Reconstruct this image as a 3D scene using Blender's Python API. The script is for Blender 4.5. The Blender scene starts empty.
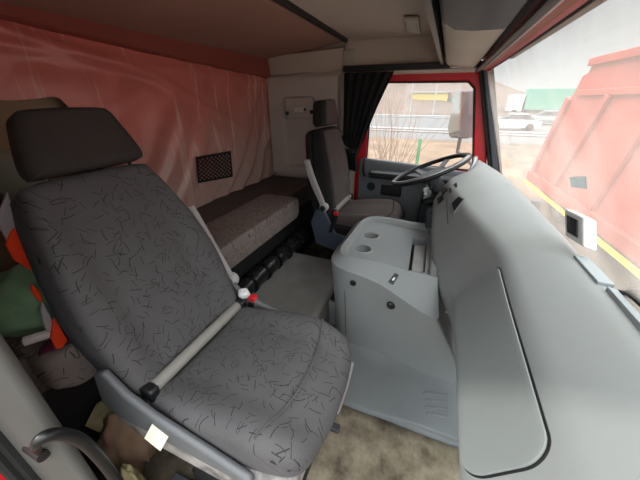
import bpy, bmesh, math, random
from mathutils import Vector, Matrix, noise
random.seed(7)
R_ = math.radians
S = bpy.context.scene
COL = S.collection

# ------------------------------------------------------------------ camera
F_PX, VPX, VPY = 285.0, 450.0, 98.0
CAM = Vector((0, 0, 1.3))
_a, _b = VPX - 320, 240 - VPY
_p = math.atan2(_b, F_PX); _y = math.atan2(_a, math.hypot(F_PX, _b))
FW = Vector((math.cos(_y) * math.cos(_p), math.sin(_y) * math.cos(_p), -math.sin(_p)))
RT = Vector((math.sin(_y), -math.cos(_y), 0)); UP = RT.cross(FW)
cd = bpy.data.cameras.new('camera'); cam = bpy.data.objects.new('camera', cd); COL.objects.link(cam)
cd.sensor_width = 36; cd.lens = F_PX / 640 * 36; cd.clip_start = .01; cd.clip_end = 2000
cam.matrix_world = Matrix(((RT.x, UP.x, -FW.x, CAM.x), (RT.y, UP.y, -FW.y, CAM.y), (RT.z, UP.z, -FW.z, CAM.z), (0, 0, 0, 1)))
S.camera = cam

def P(px, py, ax, v):
    """the point on the plane (axis ax = v) that a pixel of the photograph looks at"""
    d = FW + RT * ((px - 320) / F_PX) + UP * ((240 - py) / F_PX)
    return CAM + d * ((v - CAM[ax]) / d[ax])

# ------------------------------------------------------------------ world, sun, exposure
W = bpy.data.worlds.new('overcast_sky'); S.world = W; W.use_nodes = True
nt = W.node_tree; N = nt.nodes; L = nt.links; N.clear()
wo = N.new('ShaderNodeOutputWorld'); bg = N.new('ShaderNodeBackground'); L.new(bg.outputs[0], wo.inputs[0])
tc = N.new('ShaderNodeTexCoord'); sx = N.new('ShaderNodeSeparateXYZ'); L.new(tc.outputs['Generated'], sx.inputs[0])
mr = N.new('ShaderNodeMapRange'); mr.interpolation_type = 'SMOOTHSTEP'
mr.inputs[1].default_value = .28; mr.inputs[2].default_value = .75; mr.inputs[3].default_value = .76; mr.inputs[4].default_value = 4.4
L.new(sx.outputs['Z'], mr.inputs[0])
mx = N.new('ShaderNodeMapRange'); mx.interpolation_type = 'SMOOTHSTEP'
mx.inputs[1].default_value = .1; mx.inputs[2].default_value = .9; mx.inputs[3].default_value = 0.0; mx.inputs[4].default_value = .55
neg = N.new('ShaderNodeMath'); neg.operation = 'MULTIPLY'; neg.inputs[1].default_value = -1; L.new(sx.outputs['X'], neg.inputs[0])
L.new(neg.outputs[0], mx.inputs[0])
ad = N.new('ShaderNodeMath'); ad.operation = 'ADD'; L.new(mr.outputs[0], ad.inputs[0]); L.new(mx.outputs[0], ad.inputs[1])
L.new(ad.outputs[0], bg.inputs['Strength']); bg.inputs['Color'].default_value = (.86, .92, .93, 1)

sd = bpy.data.lights.new('sun', 'SUN'); so = bpy.data.objects.new('sun', sd); COL.objects.link(so)
sd.energy = 1.4; sd.angle = R_(4); sd.color = (1, .95, .88)
so.rotation_euler = Vector((.5, -.8, -.8)).to_track_quat('-Z', 'Y').to_euler()

S.view_settings.view_transform = 'Standard'; S.view_settings.look = 'None'
S.view_settings.gamma = 1; S.view_settings.use_curve_mapping = False
S.view_settings.exposure = 0.45
S.cycles.max_bounces = 12; S.cycles.diffuse_bounces = 6; S.cycles.transparent_max_bounces = 16
S.cycles.use_denoising = True; S.cycles.sample_clamp_indirect = 6

# ------------------------------------------------------------------ materials
def srgb(r, g, b):
    f = lambda c: (c / 255 / 12.92) if c / 255 <= .04045 else ((c / 255 + .055) / 1.055) ** 2.4
    return (f(r), f(g), f(b), 1)

def mat(name, rgb, rough=.5, var=.0, vscale=8, bump=0, bscale=200, metal=0, spec=.5, sheen=0):
    m = bpy.data.materials.new(name); m.use_nodes = True
    n = m.node_tree.nodes; l = m.node_tree.links; b = n['Principled BSDF']
    b.inputs['Base Color'].default_value = srgb(*rgb); b.inputs['Roughness'].default_value = rough
    b.inputs['Metallic'].default_value = metal; b.inputs['Specular IOR Level'].default_value = spec
    if sheen: b.inputs['Sheen Weight'].default_value = sheen
    t = n.new('ShaderNodeTexCoord')
    if var:
        z = n.new('ShaderNodeTexNoise'); z.inputs['Scale'].default_value = vscale; z.inputs['Detail'].default_value = 5
        l.new(t.outputs['Object'], z.inputs['Vector'])
        r = n.new('ShaderNodeMapRange'); r.inputs[1].default_value = .3; r.inputs[2].default_value = .7
        r.inputs[3].default_value = 1 - var; r.inputs[4].default_value = 1 + var; l.new(z.outputs[0], r.inputs[0])
        h = n.new('ShaderNodeMix'); h.data_type = 'RGBA'; h.blend_type = 'MULTIPLY'; h.inputs[0].default_value = 1
        h.inputs[6].default_value = srgb(*rgb); l.new(r.outputs[0], h.inputs[7]); l.new(h.outputs[2], b.inputs['Base Color'])
    if bump:
        z = n.new('ShaderNodeTexNoise'); z.inputs['Scale'].default_value = bscale; z.inputs['Detail'].default_value = 3
        l.new(t.outputs['Object'], z.inputs['Vector'])
        u = n.new('ShaderNodeBump'); u.inputs['Strength'].default_value = bump; u.inputs['Distance'].default_value = .002
        l.new(z.outputs[0], u.inputs['Height']); l.new(u.outputs[0], b.inputs['Normal'])
    return m

def two_tone(name, ca, cb, scale, lo, hi, rough=.9, detail=6, bump=.4):
    m = bpy.data.materials.new(name); m.use_nodes = True
    n = m.node_tree.nodes; l = m.node_tree.links; b = n['Principled BSDF']; b.inputs['Roughness'].default_value = rough
    t = n.new('ShaderNodeTexCoord'); z = n.new('ShaderNodeTexNoise'); z.inputs['Scale'].default_value = scale
    z.inputs['Detail'].default_value = detail; z.inputs['Roughness'].default_value = .65; l.new(t.outputs['Object'], z.inputs['Vector'])
    r = n.new('ShaderNodeValToRGB'); r.color_ramp.elements[0].position = lo; r.color_ramp.elements[1].position = hi
    r.color_ramp.elements[0].color = srgb(*ca); r.color_ramp.elements[1].color = srgb(*cb)
    l.new(z.outputs[0], r.inputs[0]); l.new(r.outputs[0], b.inputs['Base Color'])
    u = n.new('ShaderNodeBump'); u.inputs['Strength'].default_value = bump; u.inputs['Distance'].default_value = .01
    l.new(z.outputs[0], u.inputs['Height']); l.new(u.outputs[0], b.inputs['Normal'])
    return m

def fabric(name, rgb, stroke, freq=28, amount=.8, dens=.5):
    """woven seat cloth with short curved strokes printed on it (drawn in the cloth's own UV metres)"""
    m = bpy.data.materials.new(name); m.use_nodes = True
    n = m.node_tree.nodes; l = m.node_tree.links; b = n['Principled BSDF']
    b.inputs['Roughness'].default_value = .95; b.inputs['Specular IOR Level'].default_value = .15
    def mth(op, a, c=None, d=None):
        q = n.new('ShaderNodeMath'); q.operation = op
        for i, v in enumerate((a, c, d)):
            if v is None: continue
            if isinstance(v, (int, float)): q.inputs[i].default_value = v
            else: l.new(v, q.inputs[i])
        return q.outputs[0]
    uv = n.new('ShaderNodeUVMap')
    masks = []
    for k, (ox, oy, fr) in enumerate(((0, 0, freq), (3.37, 1.71, freq * .8), (7.7, 5.2, freq * 1.1))):
        mp = n.new('ShaderNodeMapping'); mp.inputs['Scale'].default_value = (fr, fr, fr); mp.inputs['Location'].default_value = (ox, oy, 0)
        l.new(uv.outputs[0], mp.inputs[0])
        v = n.new('ShaderNodeTexVoronoi'); v.voronoi_dimensions = '2D'; v.inputs['Scale'].default_value = 1; l.new(mp.outputs[0], v.inputs['Vector'])
        sub = n.new('ShaderNodeVectorMath'); sub.operation = 'SUBTRACT'; l.new(mp.outputs[0], sub.inputs[0]); l.new(v.outputs['Position'], sub.inputs[1])
        sc = n.new('ShaderNodeSeparateColor'); l.new(v.outputs['Color'], sc.inputs[0])
        ro = n.new('ShaderNodeVectorRotate'); ro.rotation_type = 'Z_AXIS'; l.new(sub.outputs[0], ro.inputs['Vector'])
        l.new(mth('MULTIPLY', sc.outputs[0], 6.283), ro.inputs['Angle'])
        xyz = n.new('ShaderNodeSeparateXYZ'); l.new(ro.outputs[0], xyz.inputs[0])
        bend = mth('MULTIPLY', mth('MULTIPLY', xyz.outputs[0], xyz.outputs[0]), mth('SUBTRACT', sc.outputs[1], .5))
        yy = mth('ABSOLUTE', mth('ADD', xyz.outputs[1], bend))
        a = mth('LESS_THAN', yy, .030); c = mth('LESS_THAN', mth('ABSOLUTE', xyz.outputs[0]), .46)
        e = mth('LESS_THAN', sc.outputs[2], dens)
        masks.append(mth('MULTIPLY', mth('MULTIPLY', a, c), e))
    mk = mth('MAXIMUM', mth('MAXIMUM', masks[0], masks[1]), masks[2])
    z = n.new('ShaderNodeTexNoise'); z.inputs['Scale'].default_value = 9; z.inputs['Detail'].default_value = 6; l.new(uv.outputs[0], z.inputs['Vector'])
    z2 = n.new('ShaderNodeTexNoise'); z2.inputs['Scale'].default_value = 420; l.new(uv.outputs[0], z2.inputs['Vector'])
    vr = mth('ADD', mth('MULTIPLY', z.outputs[0], .35), mth('MULTIPLY', z2.outputs[0], .5))
    vr = mth('ADD', vr, .58)
    h = n.new('ShaderNodeMix'); h.data_type = 'RGBA'; h.blend_type = 'MULTIPLY'; h.inputs[0].default_value = 1
    h.inputs[6].default_value = srgb(*rgb); l.new(vr, h.inputs[7])
    g = n.new('ShaderNodeMix'); g.data_type = 'RGBA'; l.new(mth('MULTIPLY', mk, amount), g.inputs[0])
    l.new(h.outputs[2], g.inputs[6]); g.inputs[7].default_value = srgb(*stroke); l.new(g.outputs[2], b.inputs['Base Color'])
    u = n.new('ShaderNodeBump'); u.inputs['Strength'].default_value = .25; u.inputs['Distance'].default_value = .001
    l.new(z2.outputs[0], u.inputs['Height']); l.new(u.outputs[0], b.inputs['Normal'])
    return m

def glassy(name, dust, tint=(1, 1, 1), rgb=(225, 215, 205)):
    """clear pane with a film of dust"""
    m = bpy.data.materials.new(name); m.use_nodes = True
    n = m.node_tree.nodes; l = m.node_tree.links; n.clear()
    o = n.new('ShaderNodeOutputMaterial'); t = n.new('ShaderNodeBsdfTransparent'); t.inputs[0].default_value = (*tint, 1)
    d = n.new('ShaderNodeBsdfTranslucent'); d.inputs[0].default_value = srgb(*rgb)
    g = n.new('ShaderNodeBsdfGlossy'); g.inputs['Roughness'].default_value = .02
    tc = n.new('ShaderNodeTexCoord'); z = n.new('ShaderNodeTexNoise'); z.inputs['Scale'].default_value = 6; z.inputs['Detail'].default_value = 8
    l.new(tc.outputs['Object'], z.inputs['Vector'])
    r = n.new('ShaderNodeMapRange'); r.inputs[1].default_value = .25; r.inputs[2].default_value = .75
    r.inputs[3].default_value = dust * .6; r.inputs[4].default_value = dust * 1.4; l.new(z.outputs[0], r.inputs[0])
    a = n.new('ShaderNodeMixShader'); l.new(r.outputs[0], a.inputs[0]); l.new(t.outputs[0], a.inputs[1]); l.new(d.outputs[0], a.inputs[2])
    c = n.new('ShaderNodeMixShader'); c.inputs[0].default_value = .03; l.new(a.outputs[0], c.inputs[1]); l.new(g.outputs[0], c.inputs[2])
    l.new(c.outputs[0], o.inputs[0]); return m

def film(name, rgb, alpha, rough=.22):
    m = mat(name, rgb, rough, .12, 5)
    n = m.node_tree.nodes; l = m.node_tree.links
    b = n['Principled BSDF']; b.inputs['Specular IOR Level'].default_value = .6
    # pale diagonal streaks: reflections on the film painted into its colour
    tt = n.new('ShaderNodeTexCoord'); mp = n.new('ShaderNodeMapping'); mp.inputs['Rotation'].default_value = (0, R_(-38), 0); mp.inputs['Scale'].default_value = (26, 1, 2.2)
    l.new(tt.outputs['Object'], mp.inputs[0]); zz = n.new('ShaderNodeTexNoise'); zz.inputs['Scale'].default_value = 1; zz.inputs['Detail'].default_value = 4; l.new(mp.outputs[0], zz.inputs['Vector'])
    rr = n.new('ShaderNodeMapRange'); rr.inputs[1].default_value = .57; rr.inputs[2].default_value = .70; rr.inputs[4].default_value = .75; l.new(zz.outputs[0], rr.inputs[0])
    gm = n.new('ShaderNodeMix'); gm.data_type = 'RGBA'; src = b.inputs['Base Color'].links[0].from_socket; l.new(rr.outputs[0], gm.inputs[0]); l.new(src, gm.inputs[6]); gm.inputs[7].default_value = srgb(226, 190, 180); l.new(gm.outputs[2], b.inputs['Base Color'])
    # red fading to beige below: film's tint with red bounce light put into colour
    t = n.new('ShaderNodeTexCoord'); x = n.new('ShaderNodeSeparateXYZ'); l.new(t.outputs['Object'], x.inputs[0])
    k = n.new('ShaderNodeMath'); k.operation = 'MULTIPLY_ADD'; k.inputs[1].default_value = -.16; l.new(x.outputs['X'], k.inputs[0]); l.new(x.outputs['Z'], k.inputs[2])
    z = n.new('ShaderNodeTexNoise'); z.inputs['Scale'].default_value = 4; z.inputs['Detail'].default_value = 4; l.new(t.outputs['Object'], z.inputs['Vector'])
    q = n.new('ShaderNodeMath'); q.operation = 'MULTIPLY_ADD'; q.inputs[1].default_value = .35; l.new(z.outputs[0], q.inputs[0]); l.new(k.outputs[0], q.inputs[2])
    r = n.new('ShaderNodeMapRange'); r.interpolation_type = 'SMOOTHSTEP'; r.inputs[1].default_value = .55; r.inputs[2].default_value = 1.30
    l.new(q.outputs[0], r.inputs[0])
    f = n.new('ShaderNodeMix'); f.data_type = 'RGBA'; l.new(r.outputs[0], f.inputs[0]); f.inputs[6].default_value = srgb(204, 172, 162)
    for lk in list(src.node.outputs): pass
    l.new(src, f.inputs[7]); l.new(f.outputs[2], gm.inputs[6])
    return m

def netting(name):
    m = bpy.data.materials.new(name); m.use_nodes = True
    n = m.node_tree.nodes; l = m.node_tree.links; b = n['Principled BSDF']
    b.inputs['Base Color'].default_value = srgb(28, 26, 28); b.inputs['Roughness'].default_value = .8
    uv = n.new('ShaderNodeUVMap'); mp = n.new('ShaderNodeMapping'); mp.inputs['Rotation'].default_value = (0, 0, R_(45)); mp.inputs['Scale'].default_value = (38, 38, 38)
    l.new(uv.outputs[0], mp.inputs[0]); s = n.new('ShaderNodeSeparateXYZ'); l.new(mp.outputs[0], s.inputs[0]); outs = []
    for i in (0, 1):
        f = n.new('ShaderNodeMath'); f.operation = 'FRACT'; l.new(s.outputs[i], f.inputs[0])
        c = n.new('ShaderNodeMath'); c.operation = 'LESS_THAN'; c.inputs[1].default_value = .38; l.new(f.outputs[0], c.inputs[0]); outs.append(c.outputs[0])
    q = n.new('ShaderNodeMath'); q.operation = 'MAXIMUM'; l.new(outs[0], q.inputs[0]); l.new(outs[1], q.inputs[1]); l.new(q.outputs[0], b.inputs['Alpha'])
    return m

M = dict(
    dash=mat('dash_grey_plastic', (147, 151, 150), .55, .05, 3, .15, 600),
    console=mat('console_grey_plastic', (138, 142, 143), .5, .05, 4, .15, 600),
    lid=mat('lid_grey_plastic', (142, 148, 147), .5, .05, 4, .15, 600),
    tray=mat('tray_worn_plastic', (158, 156, 155), .55, .12, 12, .1, 400),
    ramp=mat('footwell_grey_plastic', (120, 124, 126), .55, .08, 6, .1, 500),
    pad=mat('header_pad', (196, 140, 122), .7),  # tan pad, its pinkish cast is red bounce light put into the colour
    stripw=mat('pale_strip', (160, 168, 172), .6),
    sticker=glassy('sticker_paper', .7, (.5, .52, .54), (190, 196, 196)),
    cream=mat('cream_trim_plastic', (186, 178, 168), .6, .05, 3),
    ceil=mat('headliner_beige', (200, 186, 174), .85, .04, 4, .2, 300),
    bounceliner=mat('rear_headliner_bounce_tint', (170, 132, 118), .85, .06, 4, .2, 300),  # beige headliner with red bounce light put into its colour
    side=mat('side_wall_beige', (200, 190, 182), .7, .05, 4),
    rear=mat('rear_wall_cloth', (168, 146, 116), .85, .08, 3),
    redcloth=mat('red_cloth', (150, 76, 66), .8, .1, 3),
    red=mat('red_body_paint', (205, 22, 34), .35),
    black=mat('black_plastic', (24, 24, 26), .45, .1, 20),
    rubber=mat('black_rubber', (30, 30, 31), .75, .15, 20),
    gloss=mat('black_shiny_vinyl', (18, 18, 20), .38, .1, 20),
    dark=mat('dark_grey_plastic', (66, 70, 76), .55, .08, 10),
    coverdark=mat('seat_cover_dark_grey', (100, 101, 104), .55, .08, 10),
    bluegrey=mat('blue_grey_plastic', (74, 82, 98), .5, .08, 10),
    doorgrey=mat('door_grey_plastic', (98, 102, 106), .55, .06, 8),
    silver=mat('silver_trim', (178, 180, 184), .3, .04, 8, metal=.6),
    chrome=mat('chrome', (210, 210, 212), .15, metal=1),
    armrest=mat('armrest_grey_plastic', (176, 172, 172), .5, .05, 8),
    bolster=mat('black_cloth', (34, 31, 31), .95, .15, 30, .3, 500),
    curtain=mat('black_curtain', (18, 18, 20), .9, .2, 15),
    white=mat('white_plastic', (232, 234, 232), .4),
    paper=mat('white_paper', (238, 232, 214), .8),
    redknob=mat('red_plastic', (214, 34, 44), .4),
    pillar=mat('pillar_grey_plastic', (84, 83, 80), .6, .08, 10),
    dirtyframe=two_tone('seat_frame_dirty', (96, 94, 94), (186, 178, 174), 14, .36, .66, .5, 6, .1),
    bar=mat('recliner_bar_grey', (140, 136, 130), .5, .06, 15),
    floor_dirty=two_tone('dirty_floor', (44, 38, 32), (112, 100, 84), 7, .35, .65, .9, 10, .3),
    floor=two_tone('grey_floor_cover', (128, 126, 123), (148, 145, 142), 5, .35, .7, .85, 6, .1),
    mat=two_tone('dirty_floor_mat', (84, 74, 60), (164, 152, 130), 8, .34, .64, .9, 10, .4),
    roll=mat('roll_black_vinyl', (38, 38, 39), .20, .2, 12, .3, 60),
    base=mat('bunk_base_black', (26, 25, 26), .8, .15, 10),
    orange=mat('fluorescent_orange', (255, 70, 20), .7),
    reflect=mat('grey_reflective_tape', (176, 172, 178), .4),
    green=mat('green_cloth', (128, 168, 132), .9, .15, 14, .5, 60),
    brown=mat('brown_cloth', (132, 106, 86), .9, .2, 12, .5, 60),
    purple=mat('plum_cloth', (86, 26, 52), .9, .1, 10),
    whitecloth=mat('off_white_cloth', (205, 200, 200), .9, .06, 10),
    foam=two_tone('old_foam', (120, 108, 78), (172, 160, 118), 20, .35, .7, .95),
    blackbag=mat('black_bag', (26, 22, 28), .6, .2, 14),
    palepillow=mat('pale_green_cloth', (150, 164, 150), .9, .08, 8),
    cord=mat('yellow_cord', (196, 176, 120), .7),
    seatA=fabric('passenger_seat_cloth', (89, 87, 88), (30, 28, 29), 34, .75, .42),
    seatB=fabric('driver_seat_cloth', (92, 83, 81), (70, 62, 60), 27, .3),
    bunkA=fabric('bunk_cloth', (138, 127, 122), (50, 43, 43), 24, .75, .6),
    bunkB=fabric('bunk_dark_cloth', (100, 92, 88), (40, 36, 36), 24, .6, .6),
    headcloth=mat('headrest_cloth', (58, 52, 50), .95, .08, 30, .3, 500),
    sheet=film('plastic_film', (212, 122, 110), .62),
    net=netting('elastic_net'),
    wind=glassy('windshield_dusty_glass', .21),
    side_glass=glassy('side_window_glass', .10),
    lens=mat('frosted_lens', (205, 200, 192), .25),
    tipper=mat('tipper_red_paint', (172, 66, 55), .6, .12, 1.2),
    tipdark=mat('tipper_dusty_red', (160, 70, 60), .7, .12, 1.5),
    dust=mat('dusty_steel', (128, 112, 102), .8, .15, 2),
    yellow=mat('yellow_paint', (232, 196, 60), .6),
    ground=two_tone('gravel_ground', (78, 68, 58), (118, 104, 90), 1.2, .35, .7, .95, 10, .3),
    verge=two_tone('dry_grass_verge', (92, 72, 56), (136, 112, 90), .6, .3, .7, .95, 10, .3),
    asphalt=mat('asphalt_grey', (98, 98, 100), .9, .06, .4),
    rail=mat('galvanised_rail', (160, 162, 164), .5),
    hill=two_tone('bare_woods', (84, 72, 66), (118, 102, 94), .08, .3, .7, 1, 10, .2),
    bldg=mat('yellow_render', (186, 168, 104), .8, .05, .3),
    carwhite=mat('car_white', (186, 188, 190), .3),
    cardark=mat('car_dark_glass', (52, 58, 66), .2),
    cargrey=mat('car_grey', (120, 124, 128), .3),
    truckgreen=mat('truck_green', (92, 156, 138), .6),
    twig=mat('bare_twig', (140, 118, 102), .9),
    greenpost=mat('green_post_paint', (40, 130, 84), .6),
    mirrorback=mat('mirror_housing', (96, 88, 100), .4, .05, 5),
    mirrorglass=mat('mirror_glass', (190, 190, 185), .05, metal=1),
    button=mat('button_black', (30, 32, 36), .4),
    led=mat('lcd_grey', (58, 62, 60), .2),
)

# ------------------------------------------------------------------ mesh collecting
class MB:
    def __init__(s): s.v = []; s.f = []; s.uv = {}
    def add(s, vs, fs, uvs=None):
        o = len(s.v); s.v += [Vector(v) for v in vs]; s.f += [[i + o for i in f] for f in fs]
        if uvs:
            for i, u in enumerate(uvs): s.uv[o + i] = u
        return s
    def box(s, c, size, rot=None):
        c = Vector(c); h = Vector(size) / 2
        vs = [Vector((x * h.x, y * h.y, z * h.z)) for x in (-1, 1) for y in (-1, 1) for z in (-1, 1)]
        if rot is not None: vs = [rot @ v for v in vs]
        return s.add([c + v for v in vs], [(0, 1, 3, 2), (4, 6, 7, 5), (0, 4, 5, 1), (2, 3, 7, 6), (0, 2, 6, 4), (1, 5, 7, 3)])
    def bb(s, a, b): # box from two corners
        a = Vector(a); b = Vector(b); return s.box((a + b) / 2, [abs(q) for q in (b - a)])
    def prism(s, pts, d): # polygon of 3D points pushed along d
        pts = [Vector(p) for p in pts]; d = Vector(d); n = len(pts)
        return s.add(pts + [p + d for p in pts], [list(range(n))[::-1], list(range(n, 2 * n))] + [(i, (i + 1) % n, n + (i + 1) % n, n + i) for i in range(n)])
    def loft(s, rings, closed=True, caps=True, uvs=None):
        n = len(rings[0]); vs = [v for r in rings for v in r]; fs = []
        for i in range(len(rings) - 1):
            for j in range(n if closed else n - 1):
                k = (j + 1) % n; fs.append((i * n + j, i * n + k, (i + 1) * n + k, (i + 1) * n + j))
        if caps and closed: fs += [list(range(n))[::-1], list(range((len(rings) - 1) * n, len(rings) * n))]
        return s.add(vs, fs, uvs)
    def tube(s, path, r, n=10, closed=False):
        path = [Vector(p) for p in path]; m = len(path); rings = []; ref = None
        for i, p in enumerate(path):
            a = path[(i - 1) % m] if closed or i > 0 else p; b = path[(i + 1) % m] if closed or i < m - 1 else p
            t = (b - a).normalized()
            if ref is None: ref = t.orthogonal().normalized()
            u = (ref - t * ref.dot(t)).normalized(); w = t.cross(u); ref = u
            rr = r[i] if isinstance(r, (list, tuple)) else r
            rings.append([p + (u * math.cos(q) + w * math.sin(q)) * rr for q in [k * 2 * math.pi / n for k in range(n)]])
        if closed: rings.append(rings[0])
        return s.loft(rings, True, not closed)
    def lathe(s, c, axis, prof, n=20, caps=True): # prof: (radius, height along the axis)
        c = Vector(c); t = Vector(axis).normalized(); u = t.orthogonal().normalized(); w = t.cross(u)
        return s.loft([[c + t * h + (u * math.cos(q) + w * math.sin(q)) * max(r, 1e-4) for q in [k * 2 * math.pi / n for k in range(n)]] for r, h in prof], True, caps)
    def ball(s, c, rad, seg=20, rings=12, lump=0, seed=0, rot=None):
        c = Vector(c); rad = Vector(rad); rs = []
        for i in range(rings + 1):
            th = math.pi * i / rings; row = []
            for j in range(seg):
                q = 2 * math.pi * j / seg; d = Vector((math.sin(th) * math.cos(q), math.sin(th) * math.sin(q), math.cos(th)))
                k = 1 + lump * noise.noise(d * 2.2 + Vector((seed, seed * 1.7, 0))) + lump * .5 * noise.noise(d * 5 + Vector((0, seed, 3)))
                v = Vector((d.x * rad.x, d.y * rad.y, d.z * rad.z)) * k
                if rot: v = rot @ v
                row.append(c + v)
            rs.append(row)
        return s.loft(rs)
    def pillow(s, outline, t, r, O, U, V, Wn, shape=None, rings=12):
        """soft pad: outline in (u, v), its front face at w = 0 + shape(u, v), its back at w = -t, edges rounded by r"""
        cu = sum(p[0] for p in outline) / len(outline); cv = sum(p[1] for p in outline) / len(outline)
        av = sum(math.hypot(p[0] - cu, p[1] - cv) for p in outline) / len(outline)
        O, U, V, Wn = Vector(O), Vector(U), Vector(V), Vector(Wn)
        prof = [(.02, -t), (.5, -t)] + [(1 - r * .7 / av, -t)]
        prof += [(1 - r * (1 - math.cos(a)) / av, -r + r * math.sin(a)) for a in [i * math.pi / 2 / 6 for i in range(7)]]
        prof = prof[:3] + [(1, -t + r * .7), (1, -r)] + prof[4:]
        last = prof[-1][0]
        prof += [(last * (1 - i / rings), 0) for i in range(1, rings)] + [(.004, 0)]
        rg = []; uvs = []
        for sc, w in prof:
            row = []
            for (u, v) in outline:
                a, b = cu + (u - cu) * sc, cv + (v - cv) * sc
                ww = w + (shape(a, b) if shape and w > -t * .6 else 0)
                row.append(O + U * a + V * b + Wn * ww); uvs.append((a, b + (0 if w >= -r else w)))
            rg.append(row)
        return s.loft(rg, True, True, uvs)
    def build(s, name, m, parent=None, bevel=0, seg=2, sub=0, smooth=True, angle=35, solid=0):
        me = bpy.data.meshes.new(name); me.from_pydata([tuple(v) for v in s.v], [], s.f)
        if s.uv:
            ul = me.uv_layers.new(name='UVMap')
            for lp in me.loops: ul.data[lp.index].uv = s.uv.get(lp.vertex_index, (0, 0))
        b = bmesh.new(); b.from_mesh(me); bmesh.ops.recalc_face_normals(b, faces=b.faces[:]); b.to_mesh(me); b.free()
        me.materials.append(m)
        if m.name in ('brown_cloth', 'old_foam', 'green_cloth', 'plum_cloth', 'pale_green_cloth', 'black_bag'): angle = 120
        o = bpy.data.objects.new(name, me); COL.objects.link(o)
        if smooth:
            for p in me.polygons: p.use_smooth = True
            me.set_sharp_from_angle(angle=R_(angle))
        if solid:
            q = o.modifiers.new('solid', 'SOLIDIFY'); q.thickness = solid; q.offset = 0
        if bevel:
            q = o.modifiers.new('bevel', 'BEVEL'); q.width = bevel; q.segments = seg; q.limit_method = 'ANGLE'; q.angle_limit = R_(40)
            q.harden_normals = False
        if sub:
            q = o.modifiers.new('sub', 'SUBSURF'); q.levels = sub; q.render_levels = sub
        if parent is not None:
            o.parent = parent; o.matrix_parent_inverse = Matrix.Translation(root_loc(parent)).inverted()
        return o

def root_loc(o):
    v = Vector(o.location)
    if o.parent: v = Vector(ROOT.get(o.name, (0, 0, 0)))
    return v
ROOT = {}
def thing(name, loc, label, cat, group=None):
    o = bpy.data.objects.new(name, None); COL.objects.link(o); o.location = loc; o.empty_display_size = .1
    return tag(o, label, cat, group)
def tag(o, label, cat, group=None, kind=None):
    o['label'] = label; o['category'] = cat
    if group: o['group'] = group
    if kind: o['kind'] = kind
    return o
def struct(mb, name, m, **k):
    o = mb.build(name, m, **k); o['kind'] = 'structure'; return o
def copy_tree(o, parent=None):
    c = o.copy(); COL.objects.link(c)
    if parent is not None: c.parent = parent
    for ch in o.children: copy_tree(ch, c)
    return c

def smooth_closed(pts, n=8):
    out = []; m = len(pts)
    for i in range(m):
        p0, p1, p2, p3 = [Vector(pts[(i + k - 1) % m]) for k in range(4)]
        for k in range(n):
            t = k / n
            out.append(tuple(.5 * ((2 * p1) + (p2 - p0) * t + (2 * p0 - 5 * p1 + 4 * p2 - p3) * t * t + (3 * p1 - p0 - 3 * p2 + p3) * t ** 3)))
    return out
def smooth_path(pts, n=8):
    out = []; m = len(pts); pts = [Vector(p) for p in pts]
    for i in range(m - 1):
        p0, p1, p2, p3 = pts[max(i - 1, 0)], pts[i], pts[i + 1], pts[min(i + 2, m - 1)]
        for k in range(n):
            t = k / n
            out.append(.5 * ((2 * p1) + (p2 - p0) * t + (2 * p0 - 5 * p1 + 4 * p2 - p3) * t * t + (3 * p1 - p0 - 3 * p2 + p3) * t ** 3))
    return out + [pts[-1]]
def rrect(w, h, r, n=5, c=(0, 0)):
    out = []
    for (sx, sy, a0) in ((1, 1, 0), (-1, 1, 90), (-1, -1, 180), (1, -1, 270)):
        for k in range(n + 1):
            a = R_(a0 + 90 * k / n); out.append((c[0] + sx * (w / 2 - r) + r * math.cos(a), c[1] + sy * (h / 2 - r) + r * math.sin(a)))
    return out
def sstep(a, b, x):
    t = min(1, max(0, (x - a) / (b - a))); return t * t * (3 - 2 * t)

# ================================================================== SETTING
XN, XF = .10, 2.45          # inner faces of the near and far side
YR = 1.52                   # rear wall
struct(MB().bb((XN - .06, -.75, -.08), (XF + .05, YR + .1, 0)), 'floor', M['floor_dirty'])
struct(MB().bb((XN - .05, YR, -.05), (XF + .05, YR + .08, 1.72)), 'wall_rear', M['rear'])

# ceiling: flat in front, sloping down behind the curtain track
mb = MB()
prof = [(-.26, 1.62), (-.1, 1.67), (.78, 1.69), (.86, 1.675), (1.3, 1.62), (YR + .02, 1.58)]
mb.prism([(XN - .08, y, z) for y, z in prof] + [(XN - .08, YR + .02, 1.76), (XN - .08, -.26, 1.76)], (XF - XN + .14, 0, 0))
struct(mb, 'ceiling', M['ceil'])

# near side wall behind the door opening, near header
struct(MB().bb((XN - .06, .8, -.05), (XN, YR + .08, 1.7)), 'wall_near', M['side'])
struct(MB().bb((XN - .08, -.35, 1.52), (XN, .8, 1.7)), 'trim_near_header', M['red'], bevel=.01)

# far side wall: rear part (behind the driver's door)
mb = MB(); mb.bb((XF, .74, -.05), (XF + .07, YR + .08, 1.72))
struct(mb, 'wall_far', M['side'])
mb = MB(); mb.bb((XF - .03, .80, 1.455), (XF + .06, -.15, 1.70)); struct(mb, 'trim_far_header', M['ceil'], bevel=.03, seg=4)
mb = MB(); mb.prism([(XF - .03, YR, 1.47), (XF - .03, .80, 1.475), (XF - .06, .80, 1.60), (XF - .1, .80, 1.68), (XF - .1, YR, 1.60)], (.12, 0, 0)) if False else mb
mb = MB(); mb.prism([(XF - .02, YR, 1.465), (XF - .07, YR, 1.60), (XF + .02, YR, 1.62), (XF + .02, YR, 1.465)], (0, .80 - YR, .03))
struct(mb, 'trim_far_upper', M['ceil'], bevel=.008)
# B pillar trim of the far side
mb = MB(); mb.prism([(XF, .66, 0), (XF - .05, .70, 0), (XF - .05, .80, 0), (XF, .82, 0)], (0, 0, 1.62)); struct(mb, 'trim_far_pillar', M['cream'], bevel=.012, seg=3)

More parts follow.
